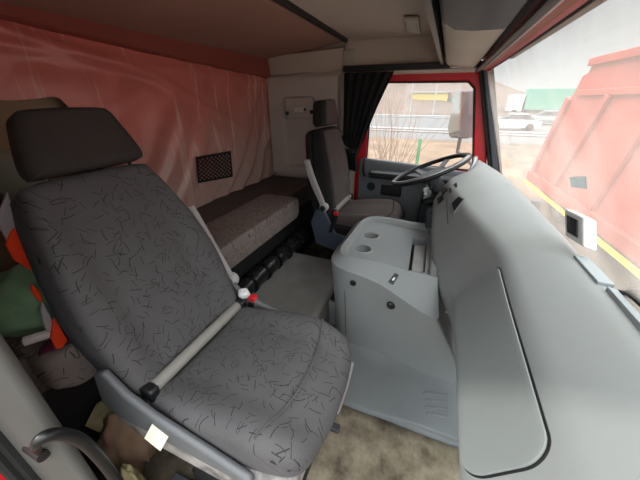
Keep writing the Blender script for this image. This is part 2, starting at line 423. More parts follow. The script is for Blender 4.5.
# driver's door with its window
door = thing('door_1', (XF, .16, 0), 'driver door with red window frame and dark grey inner panel', 'door'); door['kind'] = 'structure'
hole = [(.56, .835), (.585, 1.0), (.47, 1.36), (.42, 1.405), (-.10, 1.405), (-.15, 1.36), (-.24, .80), (.0, .79)]
hole = [(.575, .82), (.575, 1.38), (.55, 1.41), (-.10, 1.405), (-.150, 1.36), (-.255, .80)]
outer = [(.68, .70), (.68, 1.47), (.62, 1.475), (-.10, 1.47), (-.215, 1.44), (-.36, .74)]
mb = MB()
rings = []
for (dx) in (0, .05):
    rings.append([(XF + dx, y, z) for y, z in outer]); rings.append([(XF + dx, y, z) for y, z in hole])
n = 6; vs = rings[0] + rings[1] + rings[3] + rings[2]; fs = []
for a in range(4):
    b = (a + 1) % 4
    for i in range(n): fs.append((a * n + i, a * n + (i + 1) % n, b * n + (i + 1) % n, b * n + i))
mb.add(vs, fs); mb.build('frame', M['red'], door, bevel=.012, seg=3)
mb = MB(); mb.bb((XF, -.36, .0), (XF + .05, .69, .73)); mb.build('lower_shell', M['red'], door)
# black rubber seal round the pane
seal = [Vector((XF + .012, y, z)) for y, z in hole]; c0 = sum(seal, Vector()) / 6
mb = MB(); mb.tube([p + (c0 - p).normalized() * .004 for p in seal], .009, 8, True); mb.build('seal', M['rubber'], door)
mb = MB(); mb.add([(XF + .03, y, z) for y, z in hole], [list(range(6))]); o = mb.build('window_1', M['side_glass'], door, smooth=False, solid=.004)
# inner panel below the window
mb = MB(); mb.prism([(XF - .06, .62, .05), (XF - .06, .62, .80), (XF - .02, .60, .835), (XF - .02, -.26, .80), (XF - .06, -.26, .77), (XF - .06, -.30, .05)], (.075, 0, 0))
mb = MB(); mb.loft([[(XF - .055, y, .02), (XF - .055, y, z - .06), (XF - .02, y, z), (XF + .02, y, z), (XF + .02, y, .02)] for y, z in ((.62, .845), (.3, .83), (0, .81), (-.26, .79), (-.34, .76))])
mb.build('inner_panel', M['doorgrey'], door, bevel=.012, seg=3)
mb = MB(); mb.loft([[(XF - .11, y, .705), (XF - .11, y, .745), (XF - .05, y, .765), (XF - .05, y, .69)] for y in (.52, .3, .1, -.15)]); mb.build('armrest', M['black'], door, bevel=.012, seg=3)
mb = MB(); mb.box((XF - .058, .33, .60), (.02, .17, .09)); mb.build('door_pocket', M['black'], door, bevel=.01)
mb = MB(); mb.lathe((XF - .055, .5, .62), (-1, 0, 0), [(.035, 0), (.035, .012), (.028, .018), (0, .018)]); mb.build('speaker', M['black'], door)
mb = MB(); mb.tube(smooth_path([(XF - .05, .565, .70), (XF - .085, .57, .74), (XF - .085, .57, .82), (XF - .05, .565, .85)]), .010); mb.build('pull_handle', M['black'], door)
mb = MB(); mb.prism([(XF - .07, .10, .05), (XF - .07, .08, .62), (XF - .07, -.22, .66), (XF - .07, -.28, .05)], (.03, 0, 0)); mb.build('kick_panel', M['dark'], door, bevel=.01)

# far A pillar with grey trim and black seal
mb = MB()
A0, A1 = Vector((XF - .02, -.185, 1.52)), Vector((XF - .02, -.425, .78))
def strip(mb, a, b, w0, w1, d0, d1):   # beam from a to b, cross-section from y+w0..y+w1 and x+d0..x+d1
    return mb.loft([[p + Vector((d0, w0, 0)), p + Vector((d0, w1, 0)), p + Vector((d1, w1, 0)), p + Vector((d1, w0, 0))] for p in (a, b)])
struct(strip(MB(), A0, A1, .035, -.005, -.03, .06), 'trim_far_windshield_pillar', M['dark'], bevel=.008, seg=3)
struct(strip(MB(), A0, A1, -.005, -.03, -.02, .06), 'trim_far_pillar_seal', M['rubber'], bevel=.005)
struct(strip(MB(), A0 + Vector((0, .045, 0)), A1 + Vector((0, .045, 0)), .012, -.01, -.015, .06), 'trim_far_pillar_edge', M['rubber'], bevel=.004)

# windshield: raked pane, bowed forward in the middle
def wsx(t): return XN + .02 + (XF - XN - .06) * t
def ws(x, z):
    u = (x - 1.27) / 1.17
    q = min(1, max(0, (z - .8) / .66)); bow = (.085 - .072 * q) * (1 - min(1, abs(u)) ** 3)
    return Vector((x, -.43 - bow + .240 * (z - .80) / .66, z))
mb = MB(); nx = 30; rows = []
for z in (.74, .9, 1.1, 1.3, 1.47): rows.append([ws(wsx(i / nx), z) for i in range(nx + 1)])
mb.loft(rows, False, False); struct(mb, 'window_2', M['wind'], solid=.005)
tl = [ws(wsx(i / nx), 1.455) for i in range(nx)]
def band(name, m, y0, y1, z0, z1, y2=None, bev=.003):   # long strip that follows the top of the pane
    mb = MB(); mb.loft([[p + Vector((0, y0, z0)), p + Vector((0, y1, z1)), p + Vector((0, y1, z1 + .05)), p + Vector((0, y0, z0 + .05))] for p in tl])
    struct(mb, name, M[m], bevel=bev)
band('trim_windshield_seal', 'rubber', -.002, .007, -.004, .0, bev=.001)
band('trim_windshield_header', 'red', .007, .023, -.002, .002, bev=.002)
band('trim_windshield_pad', 'pad', .023, .036, .003, .006, bev=.001)
band('trim_windshield_lip', 'red', .036, .043, .004, .006, bev=.001)
struct(MB().bb((XN - .08, -.34, 1.53), (XF + .06, -.02, 1.76)), 'trim_front_header', M['black'])
# near A pillar (out of the frame's right edge)
struct(strip(MB(), Vector((XN - .03, -.16, 1.52)), Vector((XN - .03, -.42, .0)), .05, -.05, -.03, .05), 'trim_near_windshield_pillar', M['red'], bevel=.01)
# front bulkhead under the windshield
struct(MB().bb((XN - .05, -.80, -.1), (XF + .06, -.72, .50)), 'wall_front', M['dark'])
struct(MB().bb((XF, -.75, -.1), (XF + .06, -.3, .62)), 'wall_far_front', M['dark'])

# near B pillar: grey trim, black seal, red frame
mb = MB(); mb.loft([[(.128, .625, z), (.135, .67, z), (.12, .80, z), (.08, .80, z), (.075, .735, z), (.085, .67, z), (.110, .62, z)] for z in (-.02, .4, .8, 1.2, 1.6)]); struct(mb, 'trim_near_pillar', M['pillar'], bevel=.008, seg=3)
mb = MB(); mb.tube([(.068, .755, z) for z in (-.05, .5, 1, 1.6)], .020, 10); mb.tube([(.050, .745, z) for z in (-.05, .5, 1, 1.6)], .010, 8); struct(mb, 'trim_near_seal', M['rubber'])
struct(MB().bb((-.02, .765, -.3), (.06, .86, 1.7)), 'trim_near_frame', M['red'], bevel=.015, seg=3)
struct(MB().bb((.0, -.5, -.12), (.10, .8, -.01)), 'trim_near_sill', M['dark'], bevel=.01)

# ================================================================== DASHBOARD
# stations across the cab; each lists (y, z): A foot, B underside lip, C lower edge of the slope, D ridge, E windshield edge, F behind
ST = [
    (.16, [(-.45, 0.54), (-.17, .56), (-.130, .68), (-.25, .835), (-.405, .935), (-.46, .88)]),
    (.45, [(-.45, 0.52), (-.17, .54), (-.135, .66), (-.25, .835), (-.405, .925), (-.46, .87)]),
    (.75, [(-.45, 0.48), (-.17, .50), (-.140, .63), (-.252, .83), (-.42, .905), (-.47, .86)]),
    (1.02, [(-.45, 0.43), (-.17, .45), (-.140, .60), (-.258, .83), (-.43, .885), (-.48, .84)]),
    (1.18, [(-.45, .47), (-.12, .47), (-.072, .57), (-.232, .83), (-.43, .875), (-.48, .84)]),
    (1.42, [(-.45, .47), (-.07, .47), (-.035, .62), (-.165, .83), (-.43, .87), (-.48, .83)]),
    (1.60, [(-.45, .47), (-.05, .47), (-.015, .73), (-.095, .88), (-.42, .875), (-.48, .82)]),
    (1.76, [(-.45, .47), (-.05, .47), (-.005, .79), (-.055, .90), (-.41, .885), (-.46, .82)]),
    (1.82, [(-.45, 0.38), (-.20, .40), (-.16, .70), (-.17, .935), (-.40, .885), (-.46, .82)]),
    (1.95, [(-.45, 0.38), (-.22, .40), (-.20, .68), (-.205, .97), (-.40, .875), (-.45, .81)]),
    (2.15, [(-.45, 0.38), (-.22, .40), (-.20, .66), (-.225, .955), (-.39, .865), (-.43, .80)]),
    (2.28, [(-.45, 0.38), (-.22, .40), (-.20, .66), (-.25, .87), (-.37, .83), (-.41, .79)]),
    (2.40, [(-.45, 0.38), (-.22, .40), (-.20, .66), (-.26, .79), (-.36, .80), (-.39, .78)]),
]
def station(x):
    if x <= ST[0][0]: return [Vector(p) for p in ST[0][1]]
    for (xa, a), (xb, b) in zip(ST, ST[1:]):
        if x <= xb:
            t = (x - xa) / (xb - xa)
            return [Vector(p).lerp(Vector(q), t) for p, q in zip(a, b)]
    return [Vector(p) for p in ST[-1][1]]
def rounded(pts, rad, n=5):
    out = [pts[0]]
    for i in range(1, len(pts) - 1):
        a, p, b = pts[i - 1], pts[i], pts[i + 1]; r = rad[i]
        pa = p + (a - p) * min(.45, r / max(1e-6, (a - p).length)); pb = p + (b - p) * min(.45, r / max(1e-6, (b - p).length))
        for k in range(n + 1):
            t = k / n; out.append(pa * (1 - t) ** 2 + p * 2 * t * (1 - t) + pb * t * t)
    return out + [pts[-1]]
def surf(x, s):
    k = station(x); i = min(int(s), len(k) - 2); q = k[i].lerp(k[i + 1], s - i); return Vector((x, q.x, q.y))
dash = thing('dashboard', (1.27, -.3, 0), 'grey plastic dashboard running under the windshield with glovebox lid', 'dashboard')
xs = []
for (xa, _), (xb, _) in zip(ST, ST[1:]):
    k = max(2, int((xb - xa) / .05)); xs += [xa + (xb - xa) * i / k for i in range(k)]
xs.append(ST[-1][0])
def blur_station(x, w=.05):
    acc = None
    for d in (-1, -.5, 0, .5, 1):
        q = station(x + d * w); acc = q if acc is None else [u + v for u, v in zip(acc, q)]
    return [v / 5 for v in acc]
mb = MB(); rings = []
for x in xs:
    k = blur_station(x, .04); pr = rounded(k, (0, .03, .03, .03, .05, 0))
    pr = [(x, p.x, p.y) for p in pr] + [(x, -.50, .70), (x, -.5, k[0].y)]
    rings.append(pr)
mb.loft(rings, True, True); mb.build('body', M['dash'], dash, angle=50)
# glovebox lid, proud of the sloping face, with a dark gap round it
def lid_patch(x0, x1, s0, s1, off, rad):
    mb = MB(); w, h = x1 - x0, .30; N_ = 24; K_ = 14; rows = []
    for i in range(N_ + 1):
        x = x0 + w * i / N_; row = []
        dx = min(x - x0, x1 - x); cut = 0
        if dx < rad: cut = rad - math.sqrt(max(0, rad * rad - (rad - dx) ** 2))
        cs = cut / .24
        a, b = s0 + cs * (s1 - s0), s1 - cs * (s1 - s0)
        for j in range(K_ + 1):
            s = a + (b - a) * j / K_
            p = surf(x, s); k = blur_station(x, .04); d = (k[3] - k[2]).normalized(); nrm = Vector((0, d.y, -d.x))
            if nrm.z < 0: nrm = -nrm
            row.append(p + nrm * off)
        rows.append(row)
    mb.loft(rows, False, False); return mb
# centre stack switches, vents and radio on the far side of the ridge
from mathutils.bvhtree import BVHTree
def bvh(mb): return BVHTree.FromPolygons([tuple(v) for v in mb.v], mb.f)
DASH_T = bvh(mb)
def on_tree(tree, px, py, fallback=None):
    d = (P(px, py, 0, 1.0) - CAM).normalized(); h = tree.ray_cast(CAM, d)
    return (h[0], h[1]) if h[0] is not None else (fallback, None)
def decal(tree, pix, off, thick, grow=0):
    """a shallow solid lying on a surface, its corners where the given photo pixels meet that surface"""
    hs = [on_tree(tree, *p) for p in pix]; 
    good = [h for h in hs if h[1] is not None]
    if len(good) < len(hs):
        print('DECAL misses', pix)
        if not good: return MB().box((1.7, -.2, .6), (.01, .01, .01)), None, None
    hs = good
    cam_dir = Vector((0, 0, 0)); nr = Vector((0, 0, 0))
    for h in hs: nr += h[1] if h[1].dot(CAM - h[0]) > 0 else -h[1]
    nr.normalize(); c = sum((h[0] for h in hs), Vector()) / len(hs)
    pts = [h[0] - nr * (h[0] - c).dot(nr) for h in hs]; pts = [c + (p - c) * (1 + grow) for p in pts]
    return MB().prism([p + nr * off for p in pts], nr * thick), c, nr
def disc_on(tree, px, py, r, prof):
    h, nr = on_tree(tree, px, py)
    if nr.dot(CAM - h) < 0: nr = -nr
    return MB().lathe(h, nr, [(r * a, b) for a, b in prof], 20), h, nr

def dsurf(x, s):
    k = blur_station(x, .04); i = min(int(s), len(k) - 2); q = k[i].lerp(k[i + 1], s - i)
    d = (k[3] - k[2]).normalized(); nv = Vector((0, -d.y, d.x))
    if nv.z < 0: nv = -nv
    return Vector((x, q.x, q.y)), nv
def lid(x0, x1, s0, s1, off, rad, m, name, solid, n0=28):
    mb = MB(); rows = []; W_ = .17   # length of the sloping face
    for i in range(n0 + 1):
        x = x0 + (x1 - x0) * (.5 - .5 * math.cos(math.pi * i / n0)); dx = min(x - x0, x1 - x); cut = 0
        if dx < rad: cut = rad - math.sqrt(max(0, rad * rad - (rad - dx) ** 2))
        cs = cut / W_
        rows.append([dsurf(x, s0 + cs + (s1 - s0 - 2 * cs) * j / 14)[0] + dsurf(x, 0)[1] * off for j in range(15)])
    mb.loft(rows, False, False); o = mb.build(name, m, dash); q = o.modifiers.new('solid', 'SOLIDIFY'); q.thickness = solid; q.offset = 0
    q = o.modifiers.new('bevel', 'BEVEL'); q.width = .002; q.segments = 2; q.limit_method = 'ANGLE'; q.angle_limit = R_(50)
    return o
lid(.343, .984, 2.05, 2.905, .0005, .045, M['black'], 'lid_gap', .003, 60)
o = lid(.347, .979, 2.05, 2.885, .003, .043, M['lid'], 'glovebox_lid', .007, 60)
mb, _, _ = decal(DASH_T, [(452, 204), (459, 196), (464, 200), (455, 213)], .0, .004, .15); mb.build('radio_frame', M['silver'], dash)
mb, _, _ = decal(DASH_T, [(452, 204), (459, 196), (464, 200), (455, 213)], .004, .003, -.08); mb.build('radio', M['button'], dash)
for q in ([(449, 189), (457, 183.5), (457.5, 187), (450, 194)], [(438, 199), (443, 195), (444, 199), (439, 204)], [(441, 191), (446, 187), (448, 190), (443, 195)]):
    mb, _, _ = decal(DASH_T, q, .0, .006); mb.build('switch_block', M['button'], dash)
mb = MB(); mb.tube([on_tree(DASH_T, *p)[0] for p in ((447, 199), (447, 206), (447.5, 214), (448, 224))], .0022, 6); mb.build('panel_seam', M['dark'], dash)
# instrument cluster face under the bulge, with its silver arch
def face_pt(x, s_, off): 
    k = blur_station(x, .04); q = k[2].lerp(k[3], s_); return Vector((x, q.x + off, q.y))
ar = [(1.80 + .44 * i / 24, .36 + .66 * math.sin(math.pi * i / 24) ** .55) for i in range(25)]
mb = MB(); mb.tube([face_pt(x, v, .004) for x, v in ar], .013, 8); mb.build('hood_trim', M['silver'], dash)
mb = MB(); top_ = [face_pt(x, min(v, .95) - .01, .004) for x, v in ar]; bot_ = [face_pt(x, .34, .004) for x, v in ar]
mb.loft([top_, bot_, [p + Vector((0, -.02, 0)) for p in bot_], [p + Vector((0, -.02, 0)) for p in top_]], False, False); mb.build('instrument_cluster', M['black'], dash)
# defroster trim along the windshield edge
def edge_strip(x0, x1, a, b, name):
    mb = MB(); mb.loft([[(x, dsurf(x, 4)[0].y + a, dsurf(x, 4)[0].z + .002 - a * .35), (x, dsurf(x, 4)[0].y + b, dsurf(x, 4)[0].z - .003), (x, dsurf(x, 4)[0].y + b, dsurf(x, 4)[0].z - .014), (x, dsurf(x, 4)[0].y + a, dsurf(x, 4)[0].z - .012 - a * .35)] for x in [x0 + (x1 - x0) * i / 4 for i in range(5)]])
    mb.build(name, M['stripw'], dash, bevel=.0015)
edge_strip(.79, .96, .012, -.022, 'vent_cover'); edge_strip(.42, .765, .004, -.016, 'edge_strip')
mb = MB(); mb.loft([[(x, dsurf(x, 4)[0].y - .02, dsurf(x, 4)[0].z - .05), (x, dsurf(x, 4)[0].y - .02, dsurf(x, 4)[0].z - .07), (x, ws(x, .80).y + .004, .80), (x, ws(x, .80).y + .004, .83)] for x in [.2 + .08 * i for i in range(10)]]); struct(mb, 'trim_windshield_channel', M['rubber'])
for k in range(4):
    mb = MB(); yy = lambda x, d: (x, dsurf(x, 4)[0].y - .030 - .015 * k + d, dsurf(x, 4)[0].z - .002 + .008 * ((k * 7) % 3) + d * .4)
    mb.tube(smooth_path([yy(.35, 0), yy(.5, .006 * (-1) ** k), yy(.62, -.006), yy(.74, .008 * (-1) ** k), (.84, dsurf(.84, 4)[0].y - .035 - .012 * k, .845)]), .0045, 8)
    o = mb.build('cable', M['black']); tag(o, ['thin black cable lying against the pale dashboard edge strip', 'second black cable out from the pale dashboard edge strip', 'third black cable out from the pale dashboard edge strip', 'black cable lying nearest the glass in the windshield channel'][k], 'cable', 'cables in the windshield channel')

# ================================================================== CENTRE CONSOLE
con = thing('centre_console', (1.4, .15, 0), 'grey centre console with cup holders, tray and storage slot between the seats', 'console')
def con_pt(px, py, z): return P(px, py, 2, z)
# outline of the top (y, x) and walls leaning out to the floor
top = [(1.14, .385), (1.12, .15), (1.08, -.085), (1.2, -.10), (1.72, -.08), (1.75, .10), (1.74, .30), (1.66, .40), (1.4, .41)]
zt = lambda x, y: .50 + .11 * sstep(-.12, .36, y) if x < 1.13 else .60
base = [(1.13, .34), (1.10, .12), (1.08, -.26), (1.2, -.28), (1.74, -.28), (1.755, .10), (1.75, .36), (1.69, .44), (1.4, .45)]
mb = MB(); rings = []
rings.append([(x, y, 0) for x, y in base])
rings.append([(a[0] * .6 + b[0] * .4, a[1] * .6 + b[1] * .4, .24) for a, b in zip(base, top)])
edge = [(1.125, .395, .585), (1.105, .16, .535), (1.06, -.09, .455), (1.2, -.11, .46), (1.74, -.09, .5), (1.765, .10, .57), (1.755, .31, .585), (1.67, .412, .585), (1.4, .42, .585)]
rim = [(1.17, .365, .62), (1.165, .16, .615), (1.155, -.06, .60), (1.22, -.075, .60), (1.71, -.06, .60), (1.735, .10, .61), (1.725, .28, .62), (1.65, .37, .62), (1.4, .385, .62)]
inner = [(1.19, .345, .615), (1.19, .15, .605), (1.185, -.035, .59), (1.23, -.05, .59), (1.69, -.035, .59), (1.71, .10, .605), (1.70, .27, .615), (1.63, .35, .615), (1.4, .365, .615)]
flo = [(1.20, .33, .598), (1.20, .15, .582), (1.195, -.025, .567), (1.24, -.04, .567), (1.68, -.025, .567), (1.70, .10, .58), (1.69, .26, .598), (1.62, .335, .598), (1.4, .35, .598)]
def sub_ring(r, n=5): return [tuple(v) for v in smooth_closed(r, n)]
rings = [sub_ring(r) for r in (rings[0], rings[1], [(x, y, z - .012) for x, y, z in edge], edge, rim, inner, flo)]
mb.loft(rings, True, True); cbody = mb.build('body', M['console'], con, angle=32); CON_T = bvh(mb)
def carve(o, cutters):
    tmp = []
    for c in cutters:
        me = bpy.data.meshes.new('cut'); me.from_pydata([tuple(v) for v in c.v], [], c.f); b = bmesh.new(); b.from_mesh(me); bmesh.ops.recalc_face_normals(b, faces=b.faces[:]); b.to_mesh(me); b.free()
        co = bpy.data.objects.new('cut', me); COL.objects.link(co); tmp.append(co)
        q = o.modifiers.new('cut', 'BOOLEAN'); q.operation = 'DIFFERENCE'; q.object = co; q.solver = 'EXACT'
    dg = bpy.context.evaluated_depsgraph_get(); dg.update(); me = bpy.data.meshes.new_from_object(o.evaluated_get(dg))
    o.modifiers.clear(); o.data = me
    for co in tmp: bpy.data.objects.remove(co, do_unlink=True)
cups = [on_tree(CON_T, px, py)[0] for px, py in ((371, 236), (363, 249))]
slotp = [on_tree(CON_T, px, py)[0] for px, py in ((413, 238), (427, 239), (425, 272), (408, 272))]
cuts = [MB().lathe(c, (0, 0, 1), [(0, -.06), (.038, -.06), (.043, .05), (0, .05)], 32) for c in cups]
cuts.append(MB().prism([p - Vector((0, 0, .05)) for p in slotp], (0, 0, .09)))
carve(cbody, cuts)
# tray floor is the same moulding; cup holders, slot and bins are set into it
for c in cups:
    mb = MB(); mb.lathe(c, (0, 0, 1), [(.0435, .0), (.0435, .004), (.050, .003), (.051, -.004), (.0435, -.006), (.0435, 0)], 32, False); o = mb.build('cup_holder', M['tray'], con)
    mb = MB(); mb.lathe(c, (0, 0, 1), [(0, -.059), (.037, -.059), (.037, -.056), (0, -.055)], 28); mb.build('cup_well', M['dark'], o)
cs_ = sum(slotp, Vector()) / 4
mb = MB(); mb.prism([cs_ + (p - cs_) * .97 - Vector((0, 0, .049)) for p in slotp], (0, 0, .006)); slot = mb.build('storage_slot', M['black'], con)
mb = MB(); mb.prism([cs_ + (p - cs_) * .78 + (slotp[1] - slotp[0]) * .08 - Vector((0, 0, .043)) for p in slotp], (0, 0, .022)); mb.build('slot_liner', M['tray'], slot, bevel=.004)
mb, _, nr = decal(CON_T, [(388, 282), (395, 273), (399, 275), (393, 285)], .0, .004); soc = mb.build('socket_plate', M['button'], con, bevel=.001)
mb, _, _ = decal(CON_T, [(391.8, 280), (394, 277.2), (395.6, 278.2), (393.4, 280.9)], .004, .001); mb.build('socket_symbol', M['white'], soc)
mb, _, _ = disc_on(CON_T, 353, 283, .016, [(1, -.002), (1, .003), (.8, .006), (0, .004)]); mb.build('blank_plug', M['button'], con)
mb, h, nr = disc_on(CON_T, 391, 305, .021, [(1, -.002), (1, .004), (.85, .010), (.6, .011), (0, .008)]); pl = mb.build('round_knob', M['button'], con)
mb = MB(); mb.lathe(h + nr * .010 + Vector((0, .004, .008)), nr, [(.008, 0), (.007, .003), (0, .003)]); mb.build('knob_cap', M['chrome'], pl)
# pocket hanging on the rear lower side of the console
c0 = P(333, 300, 1, .47)
mb = MB(); mb.loft([[(c0.x - .05, .42, z), (c0.x - .05, .49, z), (c0.x + .05, .51, z), (c0.x + .05, .42, z)] for z in (c0.z - .20, c0.z - .05, c0.z + .02)]); po = mb.build('side_pocket', M['console'], con, bevel=.012, seg=3)
mb = MB(); mb.box((c0.x, .462, c0.z + .021), (.06, .04, .004)); mb.build('pocket_opening', M['black'], po)
# seam on the console's near side
sm = [on_tree(CON_T, px, py) for px, py in ((344, 268), (345, 300), (346, 335))]
mb = MB(); mb.tube([h + nr * .0 for h, nr in sm], .0022, 6); mb.build('panel_seam', M['dark'], con)
mb, _, _ = disc_on(CON_T, 446, 312, .006, [(1, -.002), (1, .003), (.6, .005), (0, .005)]); mb.build('screw_cap', M['white'], con)

# footwell cover: moulded grey ramp with pressed ribs
fw = thing('footwell_cover', (1.0, 0, 0), 'smooth grey plastic footwell ramp with pressed ribs below the dashboard', 'floor panel')
mb = MB(); pr = [(.83, .012), (.835, .030), (.86, .038), (1.02, .075), (1.10, .115), (1.14, .17)]
mb.loft([[(x + .02 * (1 if y < 0 else 0), y, z) for x, z in pr] + [(1.16, y, .0), (.83, y, .0)] for y in (.285, .1, -.1, -.3, -.5)]); FT = bvh(mb)
mb.build('body', M['ramp'], fw, bevel=.006, seg=3)
for k in range(4):
    mb, _, _ = decal(FT, [(424 + k * 1.0, 391 + k * 7), (448, 394 + k * 7), (447.5, 397 + k * 7), (423 + k, 394 + k * 7)], -.001, .005); mb.build('rib', M['ramp'], fw, bevel=.002)
mb = MB(); mb.loft([[(x, .285, 0), (x, .33, 0), (x, .325, z + .02), (x, .29, z + .02)] for x, z in ((.83, .035), (1.02, .075), (1.11, .13))]); o = mb.build('edge_flange', M['dirtyframe'], fw, bevel=.004)

mb = MB(); g = []
for i in range(19):
    for j in range(17):
        x, y = .14 + .69 * i / 18, -.55 + .98 * j / 16
        g.append((x, y, .010 + .006 * noise.noise(Vector((x * 9, y * 9, 0)))))
mb.add(g, [(i * 17 + j, i * 17 + j + 1, (i + 1) * 17 + j + 1, (i + 1) * 17 + j) for i in range(18) for j in range(16)])
tag(mb.build('floor_mat', M['mat'], solid=.006), 'dirty brown floor mat with trodden mud in the passenger footwell', 'mat')
mb = MB(); g = []
mb.bb((.86, .48, .001), (1.745, 1.0, .225)); tag(mb.build('engine_tunnel', M['floor'], bevel=.03, seg=4), 'grey covered raised floor between the centre console and the bunk', 'floor cover')

# ================================================================== SEATS
def make_seat(cx, sg, label, cloth, headm, sidem, basem, passenger, TL):
    """sg = side of the inner armrest (+1 towards +x)"""
    base = Vector((cx, .42, 0)); dz_ = 0 if passenger else -.025; t = thing('truck_seat', base, label, 'seat')
    X = Vector((1, 0, 0)); V = Vector((0, math.sin(TL), math.cos(TL))); Wn = Vector((0, -math.cos(TL), math.sin(TL)))
    O = Vector((cx, .655, .53 + dz_ - (0 if passenger else .02)))
    # backrest
    ol = smooth_closed([(-.20, .0), (0, -.02), (.20, .0), (.232, .12), (.238, .30), (.205, .50), (.178, .60), (.15, .635), (0, .642), (-.15, .635), (-.178, .60), (-.205, .50), (-.238, .30), (-.232, .12)], 5)
    def sh(u, v): return .022 * sstep(.12, .19, abs(u)) * (1 - .5 * sstep(.35, .6, v)) - .010 * sstep(.25, .0, v) * 0 + .012 * math.sin(min(1, max(0, v / .62)) * math.pi)
    back = MB().pillow(ol, .085, .035, O, X, V, Wn, sh).build('backrest', cloth if passenger else sidem, t)
    ols = [(u * .985, v * .985 + .005) for u, v in ol]
    MB().pillow(ols, .05, .02, O - Wn * .078, X, V, Wn).build('back_shell', M['dark'] if passenger else sidem, back)
    if not passenger:
        pl = smooth_closed([(-.165, .01), (0, -.005), (.165, .01), (.178, .15), (.178, .35), (.165, .52), (.15, .60), (.10, .625), (0, .63), (-.10, .625), (-.15, .60), (-.165, .52), (-.178, .35), (-.178, .15)], 5)
        MB().pillow(pl, .04, .02, O + Wn * .016, X, V, Wn, sh).build('back_panel', cloth, back)
    # headrest
    Oh = O + V * (.645 if passenger else .65) + Wn * .012 + X * (.015 if passenger else 0)
    TH = TL - R_(3); Vh = Vector((0, math.sin(TH), math.cos(TH))); Wh = Vector((0, -math.cos(TH), math.sin(TH)))
    hl = smooth_closed([(-.150, .008), (-.13, .0), (0, -.002), (.13, .0), (.152, .008), (.152, .04), (.128, .12), (.113, .152), (.09, .161), (0, .164), (-.09, .161), (-.113, .152), (-.128, .12), (-.152, .04)], 5)
    head = MB().pillow(hl, .085, .03, Oh, X, Vh, Wh, lambda u, v: .006).build('headrest', headm, t)
    if not passenger:
        pl = [(u * .72, .01 + v * .95) for u, v in hl]
        MB().pillow(pl, .02, .012, Oh + Wh * .012, X, Vh, Wh).build('headrest_panel', cloth, head)
    else:
        
        for s in (-1, 1):
            mb = MB(); mb.lathe(Oh - V * .008 + X * .115 * s - Wh * .045, V, [(.006, -.03), (.006, .04)], 8); mb.build('headrest_post', M['chrome'], head)
    # cushion
    TC = R_(6); Vc = Vector((0, -math.cos(TC), math.sin(TC))); Wc = Vector((0, math.sin(TC), math.cos(TC)))
    Oc = Vector((cx, .655, .535 + dz_))
    kc = 1 if passenger else .92
    cl = smooth_closed([(a_, b_ * kc) for a_, b_ in ((-.20, .0), (0, -.01), (.20, .0), (.225, .08), (.232, .25), (.225, .40), (.195, .475), (.10, .50), (0, .505), (-.10, .50), (-.195, .475), (-.225, .40), (-.232, .25), (-.225, .08))], 5)
    def shc(u, v): return .020 * sstep(.11, .19, abs(u)) - .055 * sstep(.34, .52, v) + .012 * sstep(.0, .25, v)
    cu = MB().pillow(cl, .11, .04, Oc, X, Vc, Wc, shc).build('seat_cushion', cloth, t)
    # stitched seam across the front of the cushion
    sp = [Oc + X * u + Vc * (.36 + .05 * math.cos(u * 6)) + Wc * (shc(u, .38) + .0005) for u in [(-.215 + .43 * i / 20) for i in range(21)]]
    mb = MB(); mb.tube(sp, .0028, 6); mb.build('seam_piping', sidem if not passenger else cloth, cu)
    # bar in the gap behind the cushion
    mb = MB(); mb.tube([(cx - .19, .640, .565), (cx + .19, .640, .565)], .019, 12); rb = mb.build('recliner_bar', M['bar'], t)
    for s in (-1, 1):
        mb = MB(); mb.box((cx + s * .205, .640, .562), (.03, .05, .045)); mb.build('bar_end', M['black'], rb, bevel=.008)
    # pan below the cushion, base, slide rails
    mb = MB(); mb.loft([[(cx - .245, y, z0), (cx - .25, y, z1), (cx - .225, y, z1 + .012), (cx + .225, y, z1 + .012), (cx + .25, y, z1), (cx + .245, y, z0)] for y, z0, z1 in ((.78, .40, .50), (.68, .37, .475), (.45, .37, .47), (.24, .38, .475), (.185, .42, .47))])
    mb.build('seat_pan', M['dirtyframe'] if passenger else M['black'], t, bevel=.010, seg=3)
    mb = MB(); mb.loft([[(cx - .17, y0, z), (cx + .17, y0, z), (cx + .17, y1, z), (cx - .17, y1, z)] for z, y0, y1 in ((.0, .26, .66), (.06, .26, .66), (.08, .28, .64), (.30, .28, .64), (.34, .24, .68))])
    mb.build('suspension_base', M['rubber'], t, bevel=.01)
    for s in (-1, 1):
        mb = MB(); mb.bb((cx + s * .20 - .015, .2, .0), (cx + s * .20 + .015, .72, .035)); mb.build('slide_rail', M['dark'], t, bevel=.004)
        # side covers: swept up to the recliner hinge
        x0 = cx + s * .236
        prof = [(.80, .50), (.77, .63), (.72, .66), (.66, .60), (.57, .565), (.40, .53), (.28, .50), (.28, .465), (.62, .465), (.74, .46)] if passenger else [(.80, .48), (.76, .58), (.70, .60), (.66, .53), (.60, .42), (.30, .38), (.20, .38), (.22, .31), (.62, .28), (.76, .31)]
        mb = MB(); mb.prism([(x0, y, z) for y, z in prof], (s * .022, 0, 0)); sc = mb.build('side_cover', basem, t, bevel=.010, seg=3)
    # armrest folded up along the backrest on the inner side
    x0 = cx + sg * .262
    kb = .4 if passenger else 1.9
    pv = Vector((x0, .655, .53 + dz_)) + V * .11 - Wn * .02
    pa = smooth_path([pv, pv + V * .08 - Wn * .012 * kb, pv + V * .20 - Wn * .03 * kb, pv + V * .30 - Wn * .04 * kb, pv + V * .335 - Wn * .04 * kb], 5)
    mb = MB(); rg = []
